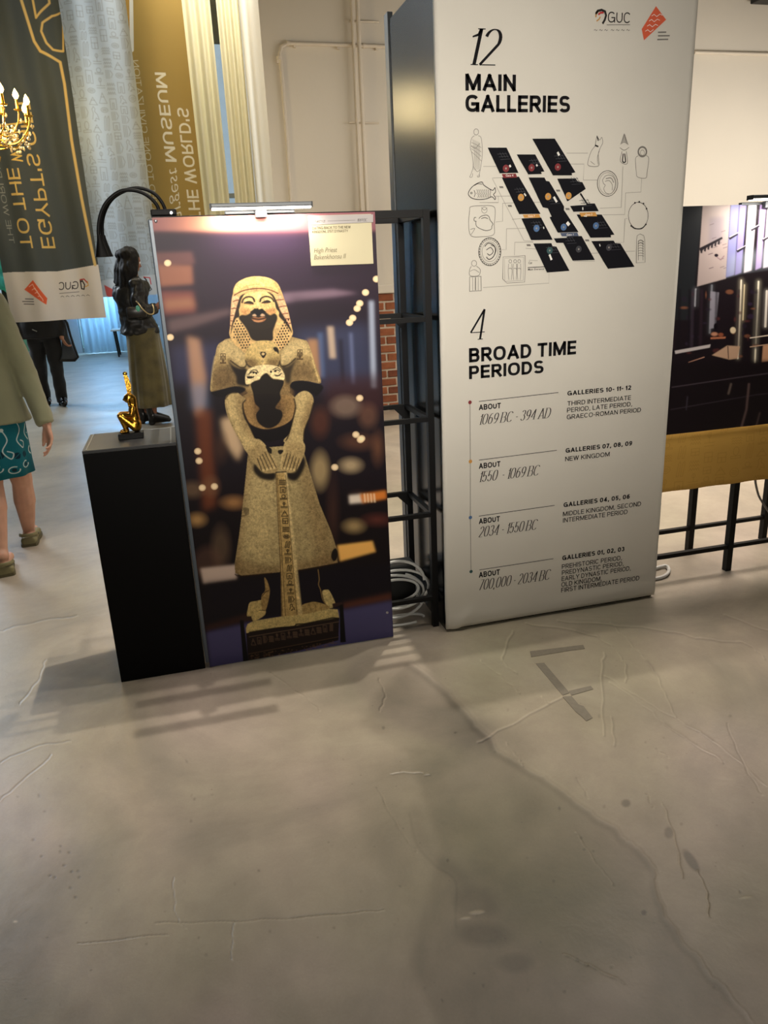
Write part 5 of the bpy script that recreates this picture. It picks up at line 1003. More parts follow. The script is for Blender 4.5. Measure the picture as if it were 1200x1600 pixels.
for i, (a, b_, c) in enumerate(((1142, 1155, (140, 140, 190)), (1156, 1166, (150, 140, 200)), (1170, 1182, (238, 228, 240)), (1188, 1197, (186, 160, 214)), (1200, 1216, (230, 222, 236)), (1222, 1250, (120, 112, 160)), (1262, 1275, (232, 226, 240)), (1290, 1320, (140, 130, 170)), (1340, 1360, (225, 218, 232)), (1385, 1420, (110, 104, 150)))):
    s_ = (1-(i > 2)*.3); f([(a, 316), (b_, 316), (b_-8, 430-(a-1140)*.25), (a-8, 434-(a-1140)*.25)], c, .7); A2.fill([[(a, 400-(a-1140)*.2), (b_, 398-(a-1140)*.2), (b_-8, 430-(a-1140)*.25), (a-8, 434-(a-1140)*.25)]], (190, 200, 214), 5, .4)
for x, y in ((1138, 371), (1150, 391), (1172, 358), (1190, 374), (1240, 360)): f([(x, y), (x+14, y-7), (x+15, y-4), (x+2, y+4)], (40, 36, 44)); A2.ln([(x+2, y-.5), (x+15, y-7.5)], 1.3, (214, 206, 220), .2, .7)
f([(1089, 448), (1160, 428), (1520, 380), (1520, 440), (1186, 452), (1090, 455)], (32, 26, 30), .8)
for x, y0, y1, w_, c in ((1087, 452, 478, 2.5, (190, 190, 200)), (1112, 446, 520, 3, (120, 122, 130)), (1158, 438, 560, 2.4, (255, 240, 214)), (1163, 445, 500, 1.6, (240, 220, 180)), (1185, 440, 566, 2.6, (255, 244, 220)), (1198, 455, 510, 3.5, (250, 240, 228)), (1240, 440, 560, 2.6, (250, 230, 200)), (1300, 440, 570, 2.6, (240, 220, 190)), (1370, 430, 570, 2.6, (250, 236, 210))): A2.ln([(x, y0), (x-(y1-y0)*.045, y1)], w_+3, c, 2.5, .25); A2.ln([(x, y0), (x-(y1-y0)*.045, y1)], w_, c, .3)
f([(1110, 455), (1123, 457), (1118, 512), (1108, 514)], (150, 146, 158), .6)
for k in range(90): A2.el(rng.uniform(1060, 1500), rng.uniform(455, 560), rng.uniform(1, 6), rng.uniform(1, 4), [(96, 50, 50), (60, 46, 70), (150, 96, 70), (44, 34, 50)][k % 4], 0, 2, .6)
for k in range(30): x = rng.uniform(1050, 1500); f([(x, 452), (x+4, 452), (x+2, 545), (x-3, 545)], [(50, 36, 46), (26, 20, 28), (60, 50, 62)][k % 3], 1, .7)
f([(1054, 548), (1110, 538), (1109, 543), (1055, 553)], (206, 196, 196), .4); f([(1112, 555), (1136, 540), (1156, 541), (1152, 560), (1140, 562)], (206, 168, 140), .5); A2.ln([(1137, 541), (1138, 560)], 1.2, (60, 40, 40)); A2.ln([(1076, 566), (1100, 558)], 1.6, (190, 140, 120)); A2.ln([(1172, 528), (1200, 524)], 1.8, (250, 230, 210)); A2.ln([(1172, 542), (1200, 538)], 1.5, (220, 180, 150))
A2.el(1145, 516, 4.5, 5, (236, 214, 180), 0, 1.5); A2.el(1118, 510, 3, 5, (22, 16, 22), 0, 1); A2.el(1116, 522, 5, 3, (200, 140, 110), 0, 2); A2.el(1126, 523, 4, 3, (150, 84, 60), 0, 2); f([(1110, 527), (1134, 526), (1133, 529), (1110, 530)], (186, 116, 84)); f([(1192, 540), (1215, 536), (1214, 562), (1190, 566)], (220, 166, 130), .6)
f([(1020, 566), (1520, 560), (1520, 720), (1020, 720)], (26, 19, 24), 3, .95)
A2.ln([(1050, 605), (1165, 588), (1300, 570)], 1.8, (72, 62, 70), .4); A2.ln([(1048, 640), (1180, 617), (1330, 600)], 1.6, (56, 48, 56), .4); A2.ln([(1170, 600), (1166, 640), (1158, 668)], 3.2, (112, 90, 88), .8, .8); A2.ln([(1142, 600), (1138, 615)], 3, (120, 104, 96), .8, .8); A2.ln([(1187, 645), (1180, 670)], 2.4, (90, 74, 72), .8, .8); A2.ln([(1074, 620), (1072, 640)], 2, (60, 54, 64), .6)
zt, zy, zb = 1.69, .722, .458
r2 = A2.sheet((RX0, RY, zt), (RX1, RY, zt), (RX0, RY, zy), 1100, 760)
t = thing('museum_interior_poster', ((RX0+RX1)/2, RY, zb), 'poster of a dark museum hall with gold patterned strip at right edge', 'poster')
link('printed_sheet', grid_sheet('printed_sheet', (RX0, RY-.001, zt), (RX1, RY-.001, zt), (RX0, RY-.001, zy), 10, 10), print_mat('museum hall print', r2, .38), t)
MB().box((RX0, RY-.0005, zy+.002), (RX1, RY+.004, zt)).build('board', brd, t)
Gd = Art(0, 0, 1200, 240, 1, (204, 160, 78))
def glyph_field(A_, x0, y0, x1, y1, cw, ch, lw, col, op=.6, skip=.1, vert=True):
    x = x0
    while x < x1:
        y = y0-rng.uniform(0, ch)
        while y < y1:
            h_ = ch*rng.choice([.55, .8, 1.0]); 
            if rng.random() > skip:
                for st in glyph_cell(rng.integers(0, len(HG)), x, y, cw*.72, h_*.8): A_.ln(st, lw, col, .2, op)
            y += h_
        x += cw
glyph_field(Gd, 0, 0, 1200, 240, 62, 80, 3.0, (184, 142, 66), .6)
Gs = Gd.a; Gs = 1.055*np.clip(Gs, 0, 1)**(1/2.4)-.055
link('gold_fabric_strip', grid_sheet('gold_fabric_strip', (RX0-.01, RY-.004, zy+.006), (RX1, RY-.004, zy+.006), (RX0-.01, RY-.004, zb), 80, 12, lambda u, v: .004*math.sin(u*40)*v+.006*math.exp(-((v-.12)/.1)**2), .003), print_mat('gold patterned fabric', Gs, .6, bump=.2), t)
# ================================================================= FLOOR TAPE
tp = mat('grey gaffer tape', (118, 111, 98), .6, var=.08, scale=60)
for P, lab in (([(828, 1018), (911, 1008), (914, 1014), (890, 1017), (830, 1027)], 'longer grey tape strip on the floor, nearest the white panel'),
        ([(837, 1037), (850, 1036), (890, 1083), (879, 1087)], 'diagonal grey tape strip on the floor, below the level strip'),
        ([(889, 1080), (923, 1072), (927, 1077), (893, 1087)], 'short worn grey tape stub meeting the diagonal tape strip'),
        ([(879, 1089), (893, 1088), (904, 1101), (912, 1104), (926, 1122), (916, 1127), (909, 1120), (900, 1113)], 'torn grey tape remnant below the diagonal tape strip')):
    o = MB().prism([onZ(*p, .0) + Vector((0, 0, .0004)) for p in P], (0, 0, .0012)).build('floor_tape', tp, None, org=onZ(*P[0], 0)); tag(o, lab, 'tape')
# ================================================================= HANGING BANNERS
def banner(name, art, x0, x1, Y, z1, z0, tw, th, fn, label, rough=.75, trans=.25, extra=None, split=None):
    img = art.sheet((x0, Y, z1), (x1, Y, z1), (x0, Y, z0), tw, th)
    t = thing(name, ((x0+x1)/2, Y, z0), label, 'banner', None)
    me = grid_sheet('cloth', (x0, Y, z1), (x1, Y, z1), (x0, Y, z0), 60, 90, fn)
    link('cloth', me, print_mat(name+' print '+label[:12], img, rough, trans), t)
    MB().tube([(x0-.03, Y, z1), (x1+.03, Y, z1)], .018, 10).build('top_rod', alu, t, 1)
    for sx in (x0+.03, x1-.03): MB().tube([(sx, Y, z1), (sx, Y, 6.2)], .003, 5).build('hanging_wire', alu, t)
    return t
def vtext(A_, text, Y, xb, y0, y1, cap, t, col, kind='bold', side=1):
    """line of show-through lettering climbing a hanging cloth: baseline at measured xb (bottom) leaning with the cloth, from y0 (bottom) up to y1"""
    if kind == 'bold': P, w = words(text, t, track=.13)
    elif kind == 'thin': P, w = words(text, t, track=.14)
    else: P, w = bfont(text, .3, t)
    vpx = (770, 4560)
    out = []
    for q in P:
        pts = []
        for (u, v) in q:
            y = y0+(y1-y0)*u/w; x = xb+(y0-y)*(xb-vpx[0])/(vpx[1]-y0)*1.05
            pts.append((x+v*cap*side, y))
        out.append(pts)
    A_.fill(out, col)
# dark banner
BD = Art(-60, -160, 180, 520, 2, (70, 76, 76))
xx = BD.X[None, :]; yy = BD.Y[:, None]
BD.fill([[(-60, 430), (22, 425), (90, 424), (150, 414), (190, 408), (190, 540), (-60, 540)]], (206, 200, 192))
DW = BD
GO = (206, 176, 104)
vtext(BD, "EGYPT'S GIFT", 7.5, 66, 388, 152, 21, .125, GO); vtext(BD, 'TO THE', 7.5, 33, 388, 263, 20, .125, GO); vtext(BD, 'world', 7.5, 20, 256, 190, 26, .0, (222, 186, 96), 'script'); vtext(BD, "THE WORLD'S LARGEST", 7.5, 14, 380, 150, 8, .1, (130, 134, 128), 'thin')
for P in ([(26, -60), (33, 0), (52, 62), (62, 78), (93, 95), (100, 130), (112, 220), (128, 310), (146, 400), (149, 414)],): BD.ln(P, 4.2, (200, 172, 108), .4)
BD.ln([(44, -40), (56, 27), (76, 2), (70, -40)], 3.4, (200, 172, 108), .4); BD.ln([(98, 18), (80, 22), (66, 35), (64, 48), (72, 66), (82, 76), (98, 78)], 3.4, (200, 172, 108), .4); BD.ln([(98, 78), (98, 10)], 3, (200, 172, 108), .4)
BD.fill([[(52.5, 437.5), (38, 452.5), (73.8, 475.8), (75, 466)]], (214, 96, 62))
for k in range(4): BD.ln([(46+k*5, 448+k*5), (52+k*4, 444+k*6), (56+k*4, 452+k*5), (60+k*3, 455+k*5)], 1, (236, 200, 180), .2, .8)
for y, a, b_ in ((467, 40, 53), (471, 35.5, 53.5), (475, 38, 54)): BD.ln([(a, y), (b_, y+.2)], 1.5, (96, 92, 90), .2)
P, w = words('GUC', .12, track=.13); BD.fill([[(122-u/w*31, 453.5-v*12.5-(122-u/w*31-90)*.06) for u, v in q] for q in P], (52, 48, 50))
BD.ln([(93, 458.5), (123, 456)], 1, (110, 106, 104)); 
for k in range(6): x = 95+k*8; BD.ln([(x, 464-k*.4), (x+2, 462.5-k*.4), (x+5, 464-k*.4)], .9, (110, 106, 104))
BD.ln([(127, 440), (125, 438), (127, 451), (131, 452), (132, 445), (128, 438)], 2, (44, 40, 44)); BD.ln([(125, 437), (131, 436), (137, 442)], 1.8, (176, 46, 44)); BD.ln([(133, 448), (138, 446), (137, 440)], 1.4, (206, 160, 70))
xa = onY(22, 440, 7.5).x; xb = onY(150, 415, 7.5).x
xL = onY(20, 500, 7.5).x; xR = onY(166, 494, 7.5).x
banner('hanging_banner', BD, xL-.02, xR-.0, 7.5, 4.6, onY(95, 500, 7.5).z, 520, 2100, lambda u, v: .05*math.sin(u*9+v*2)*(.3+v*.4)+.03*math.sin(u*23-v*4)*(1-v*.6)+.02*math.sin(u*5+v*9), 'dark grey hanging banner with mirrored gold lettering and white logo strip at bottom', trans=.18)
# pale hieroglyph banner
BH = Art(70, -160, 260, 480, 2, (176, 184, 188)); xx = BH.X[None, :]; yy = BH.Y[:, None]
def vline(x, y): return x+(y)*(770-x)/4560*1.05
for c in range(9):
    y = -160+rng.uniform(0, 20); x0_ = 84+c*16
    while y < 430:
        h_ = 26*rng.choice([.6, .85, 1.05]); g = rng.integers(0, len(HG)); xo = vline(x0_, y)
        for st in glyph_cell(g, xo, y, 12, h_*.82, .13): BH.ln(st, 1.25, (140, 138, 132), .35, .6)
        y += h_
BH.fill([[(160, 438), (250, 428), (250, 480), (150, 480)]], (200, 202, 202), .5)
BH.fill([[(163, 445), (177, 452), (177, 467), (167, 462)]], (206, 92, 84), .3); BH.ln([(225, 433), (229, 438), (229, 452)], 2, (40, 40, 50)); BH.ln([(225, 433), (234, 434), (236, 444)], 1.5, (200, 60, 60)); BH.ln([(231, 452), (235, 449), (237, 452), (233, 455)], 1.2, (60, 60, 70))
xL = onY(85, 0, 8.9).x-.1; xR = -.080
banner('hanging_banner', BH, xL, xR, 8.9, 4.9, onY(190, 463, 8.9).z, 640, 2100, lambda u, v: .03*math.sin(u*8+v*3)+.02*math.sin(u*15), 'pale grey hanging banner covered in outline hieroglyph pattern', trans=.5)
# gold banner
BG = Art(130, -160, 340, 420, 2, (146, 120, 62)); 
vtext(BG, "THE WORLD'S", 9.2, 297, 345, 168, 18, .15, (206, 196, 170)); vtext(BG, 'largest', 9.2, 275, 352, 262, 17, -.01, (206, 196, 170), 'script'); vtext(BG, 'MUSEUM', 9.2, 259, 253, 114, 17, .15, (206, 196, 170)); vtext(BG, 'DEDICATED TO ONE CIVILIZATION', 9.2, 246, 390, 94, 9, .1, (190, 178, 146), 'thin')
BG.fill([[(130, -160), (197, -160), (206, 0), (207, 80), (196, 80), (185, 0)]], (150, 116, 52)); BG.ln([(196, -80), (205, 0), (206, 78)], 6, (196, 192, 178))
xL = onY(160, 0, 9.2).x; xR = onY(301, 160, 9.2).x
banner('hanging_banner', BG, xL, xR, 9.2, 4.9, onY(270, 352, 9.2).z, 420, 1200, lambda u, v: .025*math.sin(u*7+v*2), 'ochre gold hanging banner with pale mirrored lettering beside the curtain', trans=.2)
# ================================================================= CHANDELIER
CHY = 6.2; cq = onY(-16, 190, CHY); cxx, czz = cq.x, cq.z
t = thing('chandelier', (cxx, CHY, czz), 'gold crystal chandelier with lit candle bulbs hanging at the left edge', 'chandelier')
gb = mat('gilded brass', (212, 168, 66), .25, 1.0); bulb = mat('lit candle bulb', (255, 235, 180), .3, emit=(255, 200, 110), estr=60); cry = mat('crystal drop', (255, 236, 190), .06, trans=.55)
MB().lathe([(0, -.26), (.02, -.25), (.03, -.22), (.012, -.19), (.05, -.13), (.06, -.09), (.02, -.05), (.018, .04), (.04, .08), (.02, .12), (.012, .3), (.006, .5)], (cxx, CHY, czz), 16).build('column', gb, t, 1)
MB().tube([(cxx, CHY, czz+.5), (cxx, CHY, 6.2)], .006, 6).build('chain', gb, t)
for k in range(12):
    a = 2*math.pi*k/12+.2; R = .28 if k % 2 else .19; zz = 0 if k % 2 else .06; c, s_ = math.cos(a), math.sin(a)
    pts = [(cxx+c*r*R, CHY+s_*r*R, czz+z+zz) for r, z in catmull([(.06, -.06), (.3, -.14), (.62, -.14), (.9, -.07), (1, -.01), (1, .01)], 4)]
    ar = MB().tube(pts, .005, 6).lathe([(0, 0), (.022, .004), (.03, .012), (.012, .014), (.009, .05), (.009, .075), (0, .076)], pts[-1], 10).build('candle_arm', gb, t, 1)
    MB().lathe([(0, 0), (.010, .004), (.019, .02), (.016, .036), (.005, .058), (0, .066)], Vector(pts[-1])+Vector((0, 0, .076)), 10).build('bulb', bulb, t, 1)
    d = MB()
    for j in range(7):
        r = R*(.3+j*.12); zc = czz+zz-.12-.03*math.sin(j*2.1)-(j == 6)*-.08
        d.lathe([(0, -.022), (.008, -.008), (.005, .006), (0, .012)], (cxx+c*r+.004, CHY+s_*r, zc-.02*(j % 2)), 6)
    tag(d.build('crystal_drops', cry, t), kind='stuff')
    pts2 = [(cxx+math.cos(a+u*.52)*R*.8, CHY+math.sin(a+u*.52)*R*.8, czz-.10-.07*math.sin(u*math.pi)+zz) for u in (0, .2, .4, .6, .8, 1)]
    d = MB(); [d.ell(p, (.011, .011, .011), None, 6) for p in pts2]; tag(d.build('crystal_string', cry, t), kind='stuff')
for nm, r, z in (('lower_ring', .09, -.16),): MB().tube([(cxx+r*math.cos(k/24*2*math.pi), CHY+r*math.sin(k/24*2*math.pi), czz+z) for k in range(25)], .006, 6).build(nm, gb, t, 1)
l = bpy.data.lights.new('chandelier_glow', 'POINT'); l.energy = 60; l.color = (1, .78, .42); l.shadow_soft_size = .2; o = bpy.data.objects.new('chandelier_glow', l); COL.objects.link(o); o.location = (cxx, CHY, czz+.1)
# ================================================================= FAR SIDE TABLE
q = onZ(185, 556); t = thing('side_table', (q.x+.35, q.y, 0), 'small pale table with thin dark legs in the bright area behind the woman', 'table')
zt_ = onY(180, 514, q.y).z
MB().box((q.x-.06, q.y-.3, zt_-.03), (q.x+.9, q.y+.3, zt_), .005).build('tabletop', mat('pale tabletop', (206, 206, 200), .4), t)
for dx, dy in ((0, -.24), (.82, -.24), (0, .24), (.82, .24)): MB().tube([(q.x+dx+.03, q.y+dy, .0), (q.x+dx, q.y+dy, zt_-.03)], .018, 8).build('leg', blk, t)
# ================================================================= PEOPLE
def frame(f, up=(0, 0, 1)):
    f = Vector(f).normalized(); r = f.cross(Vector(up)).normalized(); u = r.cross(f).normalized()
    return Matrix((r, f, u)).transposed()          # columns: right, forward, up
def head_parts(b, c, M, s=1.0):
    P = lambda x, y, z: Vector(c)+M @ Vector((x*s, y*s, z*s))
    b.ell(P(0, -.008, .035), (.076*s, .094*s, .088*s), M); b.ell(P(0, .018, -.02), (.064*s, .074*s, .088*s), M)
    b.ell(P(0, .045, -.075), (.036*s, .036*s, .030*s), M); b.cap(P(0, .086, .018), P(0, .104, -.022), .009*s, .0135*s); b.ell(P(0, .080, -.052), (.026*s, .014*s, .007*s), M); b.ell(P(0, .078, -.064), (.022*s, .014*s, .007*s), M)
    for k in (-1, 1):
        b.ell(P(k*.075, -.005, -.005), (.010*s, .020*s, .030*s), M); b.ell(P(k*.034, .062, -.028), (.026*s, .024*s, .024*s), M); b.cap(P(k*.012, .083, .028), P(k*.050, .070, .026), .009*s, .007*s)
    b.cap(P(0, -.03, -.06), P(0, -.045, -.16), .056*s, .058*s)
def eyes(t, c, M, s=1.0):
    P = lambda x, y, z: Vector(c)+M @ Vector((x*s, y*s, z*s)); ew = mat('eye white', (235, 232, 226), .2); ei = mat('dark iris', (40, 26, 18), .2)
    for k in (-1, 1):
        e = MB().ell(P(k*.032, .074, .006), (.0125*s,)*3, M, 12).build('eye', ew, t, 1); MB().ell(P(k*.032, .0845, .006), (.006*s, .003*s, .006*s), M, 10).build('iris', ei, e, 1)
def hand_parts(b, w, d, n, th, s=1.0, curl=(.35, .4, .45, .5), base=.2):
    """w wrist, d finger direction, n palm normal (curl towards it), th thumb side"""
    w = Vector(w); d = Vector(d).normalized(); n = Vector(n); n = (n-d*n.dot(d)).normalized(); th = d.cross(n).normalized()*(1 if d.cross(n).dot(Vector(th)) > 0 else -1)
    L = (.043, .047, .044, .035)
    b.cap(w-d*.03*s, w+d*.012*s, .026*s, .027*s, flat=.75, fdir=n)
    for k in range(4):
        o = (1.5-k)*.0195*s; kn = w+d*(.085-.004*abs(k-1))*s+th*o
        b.cap(w+d*.010*s+th*o*.6, kn, .0145*s, .0115*s)
        p = kn; a = base
        for j, l in enumerate((L[k], L[k]*.62, L[k]*.5)):
            a += curl[k]*(1 if j else .5); q = p+(d*math.cos(a)+n*math.sin(a))*l*s+th*(1.5-k)*.0016*s; b.cap(p, q, (.0098-.0012*j)*s, (.0090-.0013*j)*s, 10); p = q
    b.cap(w+d*.02*s+th*.018*s+n*.006*s, w+d*.052*s+th*.036*s+n*.016*s, .016*s, .0125*s); b.cap(w+d*.052*s+th*.036*s+n*.016*s, w+d*.085*s+th*.046*s+n*.024*s, .0115*s, .010*s); b.cap(w+d*.085*s+th*.046*s+n*.024*s, w+d*.108*s+th*.046*s+n*.032*s, .0098*s, .0078*s)
def rings(spec, M=None, n=28, p=2.3):
    """spec rows: (z, cx, cy, rx, ry) superellipse slices"""
    R = []
    for z, cx, cy, rx, ry in spec:
        L = []
        for k in range(n):
            a = 2*math.pi*k/n; c, s_ = math.cos(a), math.sin(a)
            v = Vector((rx*math.copysign(abs(c)**(2/p), c), ry*math.copysign(abs(s_)**(2/p), s_), 0)); v = (M @ v if M is not None else v); L.append((cx+v.x, cy+v.y, z+v.z))
        R.append(L)
    return R
skinA = mat('fair skin', (206, 158, 134), .5, var=.06, scale=20, sub=.1); skinB = mat('tan skin', (176, 124, 98), .5, var=.05, scale=20, sub=.08); skinC = mat('brown skin', (140, 92, 70), .5, var=.05, scale=20, sub=.08)
hairm = mat('black hair', (9, 7, 7), .55, spec=.2, var=.3, scale=60, bump=.8, bscale=120)
# ---------------------------------------------------------------- person walking away, at left edge
def O(x, y, Y): return onY(x, y, Y)
cx, cy = -1.055, 4.47
shR, shL = Vector((-.905, 4.45, 1.415)), Vector((-1.235, 4.47, 1.415)); elR = O(40, 585, 4.47); wrR = O(73, 664, 4.38); elL, wrL = Vector((-1.34, 4.44, 1.12)), Vector((-1.33, 4.60, .86))
knR, anR = O(34, 750, 4.66), O(45.5, 831, 4.755); knL, anL = O(-13, 752, 4.42), O(2, 862, 4.27)
hc = Vector((-1.07, 4.50, 1.635)); Mh = frame((-.1, 1, -.05))
b = MB(); head_parts(b, hc, Mh, 1.0)
b.cap((cx, cy, 1.38), (cx-.01, cy, 1.18), .13, .12, flat=.75, fdir=(0, 1, 0)); b.cap((cx, cy, 1.18), (cx, cy, .92), .12, .15, flat=.8, fdir=(0, 1, 0)); b.cap(shL, shR, .065, .065); b.cap((cx, cy, 1.40), (cx-.01, 4.49, 1.52), .07, .055)
for s_, e, w in ((shR, elR, wrR), (shL, elL, wrL)): b.cap(s_, e, .05, .040); b.cap(e, w, .040, .026)
for hx, k, a in ((-.975, knR, anR), (-1.14, knL, anL)):
    b.cap((hx, cy, .88), k, .098, .060); b.cap(k, k+(a-k)*.38, .056, .062); b.cap(k+(a-k)*.38, a, .060, .033)
    b.cap(a, Vector((a.x, a.y-.015, a.z-.02)), .036, .04); b.cap(Vector((a.x, a.y-.02, max(.045, a.z-.06))), Vector((a.x, a.y+.14, .042)), .034, .028)
hd = (O(80, 692, 4.36)-wrR); hand_parts(b, wrR, hd, (-.75, -.35, .1), (-.5, .8, 0), .98, (.3, .36, .45, .5), .12)
hand_parts(b, wrL, (0, .2, -1), (1, 0, 0), (0, 1, 0), .95)
t = thing('person', (cx, cy, 0), 'person in sage blazer and teal patterned skirt walking away at left edge, green clogs', 'person')
link('body', blob(b, .0065, 3, 'body'), skinA, t); eyes(t, hc, Mh)
jk = mat('sage green blazer cloth', (140, 140, 110), .8, var=.06, scale=5, bump=.3, bscale=500, sheen=.2)
b = MB(); b.loft(rings([(.795, -1.045, cy, .222, .165), (.86, -1.05, cy, .215, .16), (.98, -1.055, cy, .200, .150), (1.10, -1.058, cy, .186, .140), (1.22, -1.06, cy, .188, .140), (1.34, -1.065, cy, .196, .135), (1.42, -1.065, cy, .170, .11), (1.475, -1.067, cy+.01, .105, .085), (1.50, -1.067, cy+.015, .07, .07)]))
for s_, e, w in ((shR, elR, wrR), (shL, elL, wrL)):
    d = (w-e).normalized(); b.cap(s_+Vector((0, 0, -.005)), e, .076, .058, 16); b.tube([s_+(e-s_)*.9, e, e+(w-e)*.3, e+(w-e)*.6, w-d*.005], [.056, .058, .055, .050, .046], 16)
me = blob(b, .009, 4, 'blazer'); wrinkle(me, .011, 7, 2, .7); wrinkle(me, .004, 22, 9); bz = link('blazer', me, jk, t)
MB().lathe([(0, 0), (.011, 0), (.010, .004), (0, .005)], wrR+Vector((-.05, -.005, .045)), 10, axis=Ry(-1.3).to_euler()).build('cuff_button', mat('dark button', (26, 26, 24), .3), bz, 1)
b = MB(); [b.cap(hc+Mh @ Vector((x, y, z)), hc+Mh @ Vector((x*1.3, y-.02, z-.14)), r, r*.8) for x, y, z, r in ((0, -.03, .05, .088), (.045, -.045, 0, .055), (-.045, -.045, 0, .055), (0, -.06, -.05, .06))]; link('hair', blob(b, .008, 3, 'hair'), mat('light brown hair', (96, 66, 44), .5, var=.2, scale=40, bump=.6, bscale=120), t)
# patterned skirt with UV print
SK = Art(0, 0, 512, 200, 1.5, (20, 104, 118)); SK.put(np.clip(SK.noise(30, 3)*.4, 0, .6), (16, 78, 98))
for k in range(16):
    x = 20+k*33+rng.uniform(-8, 8); y = rng.uniform(30, 170)
    a = rng.uniform(0, 6); lf = [(x+22*math.cos(a)*u-10*math.sin(a)*math.sin(u*math.pi)*sg, y+22*math.sin(a)*u+10*math.cos(a)*math.sin(u*math.pi)*sg) for sg, us in ((1, (0, .25, .5, .75, 1)), (-1, (.75, .5, .25))) for u in us]
    SK.fill([lf], (8, 44, 62)); SK.ln([lf[0], lf[4]], 1.4, (30, 120, 130)); 
for k in range(13):
    x = 24+k*40; y = rng.uniform(10, 60); q = [tuple(p) for p in catmull([(x, y), (x+10, y+28), (x-6, y+56), (x+12, y+80), (x+20, y+66), (x+6, y+58)], 6)]; SK.ln(q, 3.2, (196, 214, 214)); SK.el(x, y, 5, 5, (210, 224, 222))
    yy_ = rng.uniform(120, 180); SK.ln(arc(x+14, yy_, 14, 12, 0, 300, 14), 3.4, (196, 214, 214)); SK.el(x+14, yy_, 6, 6, (24, 50, 62))
img = 1.055*np.clip(SK.a, 1e-4, 1)**(1/2.4)-.055
sp_ = [(.86, -1.045, cy, .180, .14), (.78, -1.048, cy, .186, .15), (.68, -1.05, cy+.005, .186, .155), (.58, -1.05, cy+.01, .184, .16), (.505, -1.05, cy+.015, .186, .165)]
n = 72; R = rings(sp_, None, n, 2.2); vs = []; fs = []
for j, r in enumerate(R):
    for k in range(n+1): p = Vector(r[k % n]); dd = Vector((p.x-sp_[j][1], p.y-sp_[j][2], 0)).normalized(); vs.append(p+dd*.008*math.sin(k/n*2*math.pi*9+j*.4)*(j/4))
for j in range(len(R)-1):
    for k in range(n): a = j*(n+1)+k; fs.append((a, a+n+1, a+n+2, a+1))
me = bpy.data.meshes.new('skirt'); me.from_pydata(vs, [], fs); uv = me.uv_layers.new(name='UVMap')
for p in me.polygons:
    p.use_smooth = True
    for li, vi in zip(p.loop_indices, p.vertices): uv.data[li].uv = ((vi % (n+1))/n, 1-(vi//(n+1))/(len(R)-1))
me = bake(me, [('SOLIDIFY', dict(thickness=.004, offset=0))], 'skirt'); link('skirt', me, print_mat('teal leaf skirt print', img, .8), t)
clog = mat('khaki green clog rubber', (126, 120, 84), .55, var=.06, scale=10)
def clogm(a, yaw, hang=0):
    M = Rz(yaw); c = Vector((a.x, a.y, 0)); b = MB()
    P = lambda x, y, z: c+M @ Vector((x, y, z))
    L = [(-.085, .036, .060), (-.07, .045, .062), (-.03, .047, .058), (.03, .045, .062), (.09, .052, .066), (.14, .050, .055), (.175, .036, .040), (.19, .018, .026)]
    def sec(y, w, h, n=18): return [P(w*math.copysign(abs(math.cos(2*math.pi*k/n))**.85, math.cos(2*math.pi*k/n)), y, .002+h*(.5+.5*math.copysign(abs(math.sin(2*math.pi*k/n))**.8, math.sin(2*math.pi*k/n)))) for k in range(n)]
    b.loft([sec(*q) for q in L]); o = link('clog', bake(b.mesh('clog'), [('REMESH', dict(mode='VOXEL', voxel_size=.006)), ('SMOOTH', dict(factor=.5, iterations=6))], 'clog'), clog, t)
    MB().loft([[P(x*w*1.04, y, z) for x, z in ((-1, 0.001), (1, 0.001), (1, .018), (-1, .018))] for y, w, h in L]).build('sole', mat('dark clog sole', (92, 86, 60), .7), o)
    MB().tube([P(-.047, -.005, .055), P(-.050, -.04, .068), P(-.030, -.082, .074), P(0, -.093, .075), P(.030, -.082, .074), P(.050, -.04, .068), P(.047, -.005, .055)], [(.003, .010)]*7, 8).build('heel_strap', clog, o, 1)
    for k in (-1, 1): MB().ell(P(k*.049, -.002, .055), (.006, .009, .009), None, 8).build('rivet', mat('clog rivet', (80, 76, 54), .5), o, 1)
clogm(anR, .05); clogm(anL, .25)
# ---------------------------------------------------------------- woman in leather blazer
YW = 8.35; W_ = lambda x, y, dy=0: onY(x, y, YW+dy)
hc = W_(205, 409); Mh = frame((.90, .50, -.28)); fB = Vector((.82, .55, 0)).normalized(); Mb = frame(fB)
ch = W_(208, 452); pe = W_(217, 522); shN, shF = W_(213, 446, -.15), W_(203, 446, .17); elN, elF = W_(219, 490, -.20), W_(215, 490, .2); wrN, wrF = W_(241, 481, -.06), W_(243, 482, .12)
b = MB(); head_parts(b, hc, Mh, .98); b.cap(hc+Vector((0, 0, -.08)), ch+Vector((0, 0, .04)), .054, .06)
b.cap(ch, W_(211, 480), .125, .11, flat=.8, fdir=fB); b.cap(W_(211, 480), pe, .11, .15, flat=.85, fdir=fB); b.cap(shN, shF, .055, .055)
for s_, e, w in ((shN, elN, wrN), (shF, elF, wrF)): b.cap(s_, e, .046, .038); b.cap(e, w, .037, .024)
ftN, ftF = onZ(247, 663), onZ(232, 661)
for hx, f in ((-.07, ftN), (.07, ftF)):
    h0 = pe+Vector((.02, hx, 0)); kn = Vector(((h0.x+f.x)/2+.01, (h0.y+f.y)/2, .50)); an = Vector((f.x-.03, f.y, .09)); b.cap(h0, kn, .09, .055); b.cap(kn, an, .054, .034); b.cap(an, an+Vector((.12, .05, -.045)), .036, .024)
hand_parts(b, wrN, (.8, .5, .3), (0, .5, .8), (0, -1, 1), .9, (.5, .5, .5, .5)); hand_parts(b, wrF, (.8, .1, .3), (0, -.5, .8), (0, 1, 1), .9, (.5, .5, .5, .5))
t = thing('person', (pe.x, YW, 0), 'woman with long black hair in black leather blazer and olive skirt holding a phone', 'person')
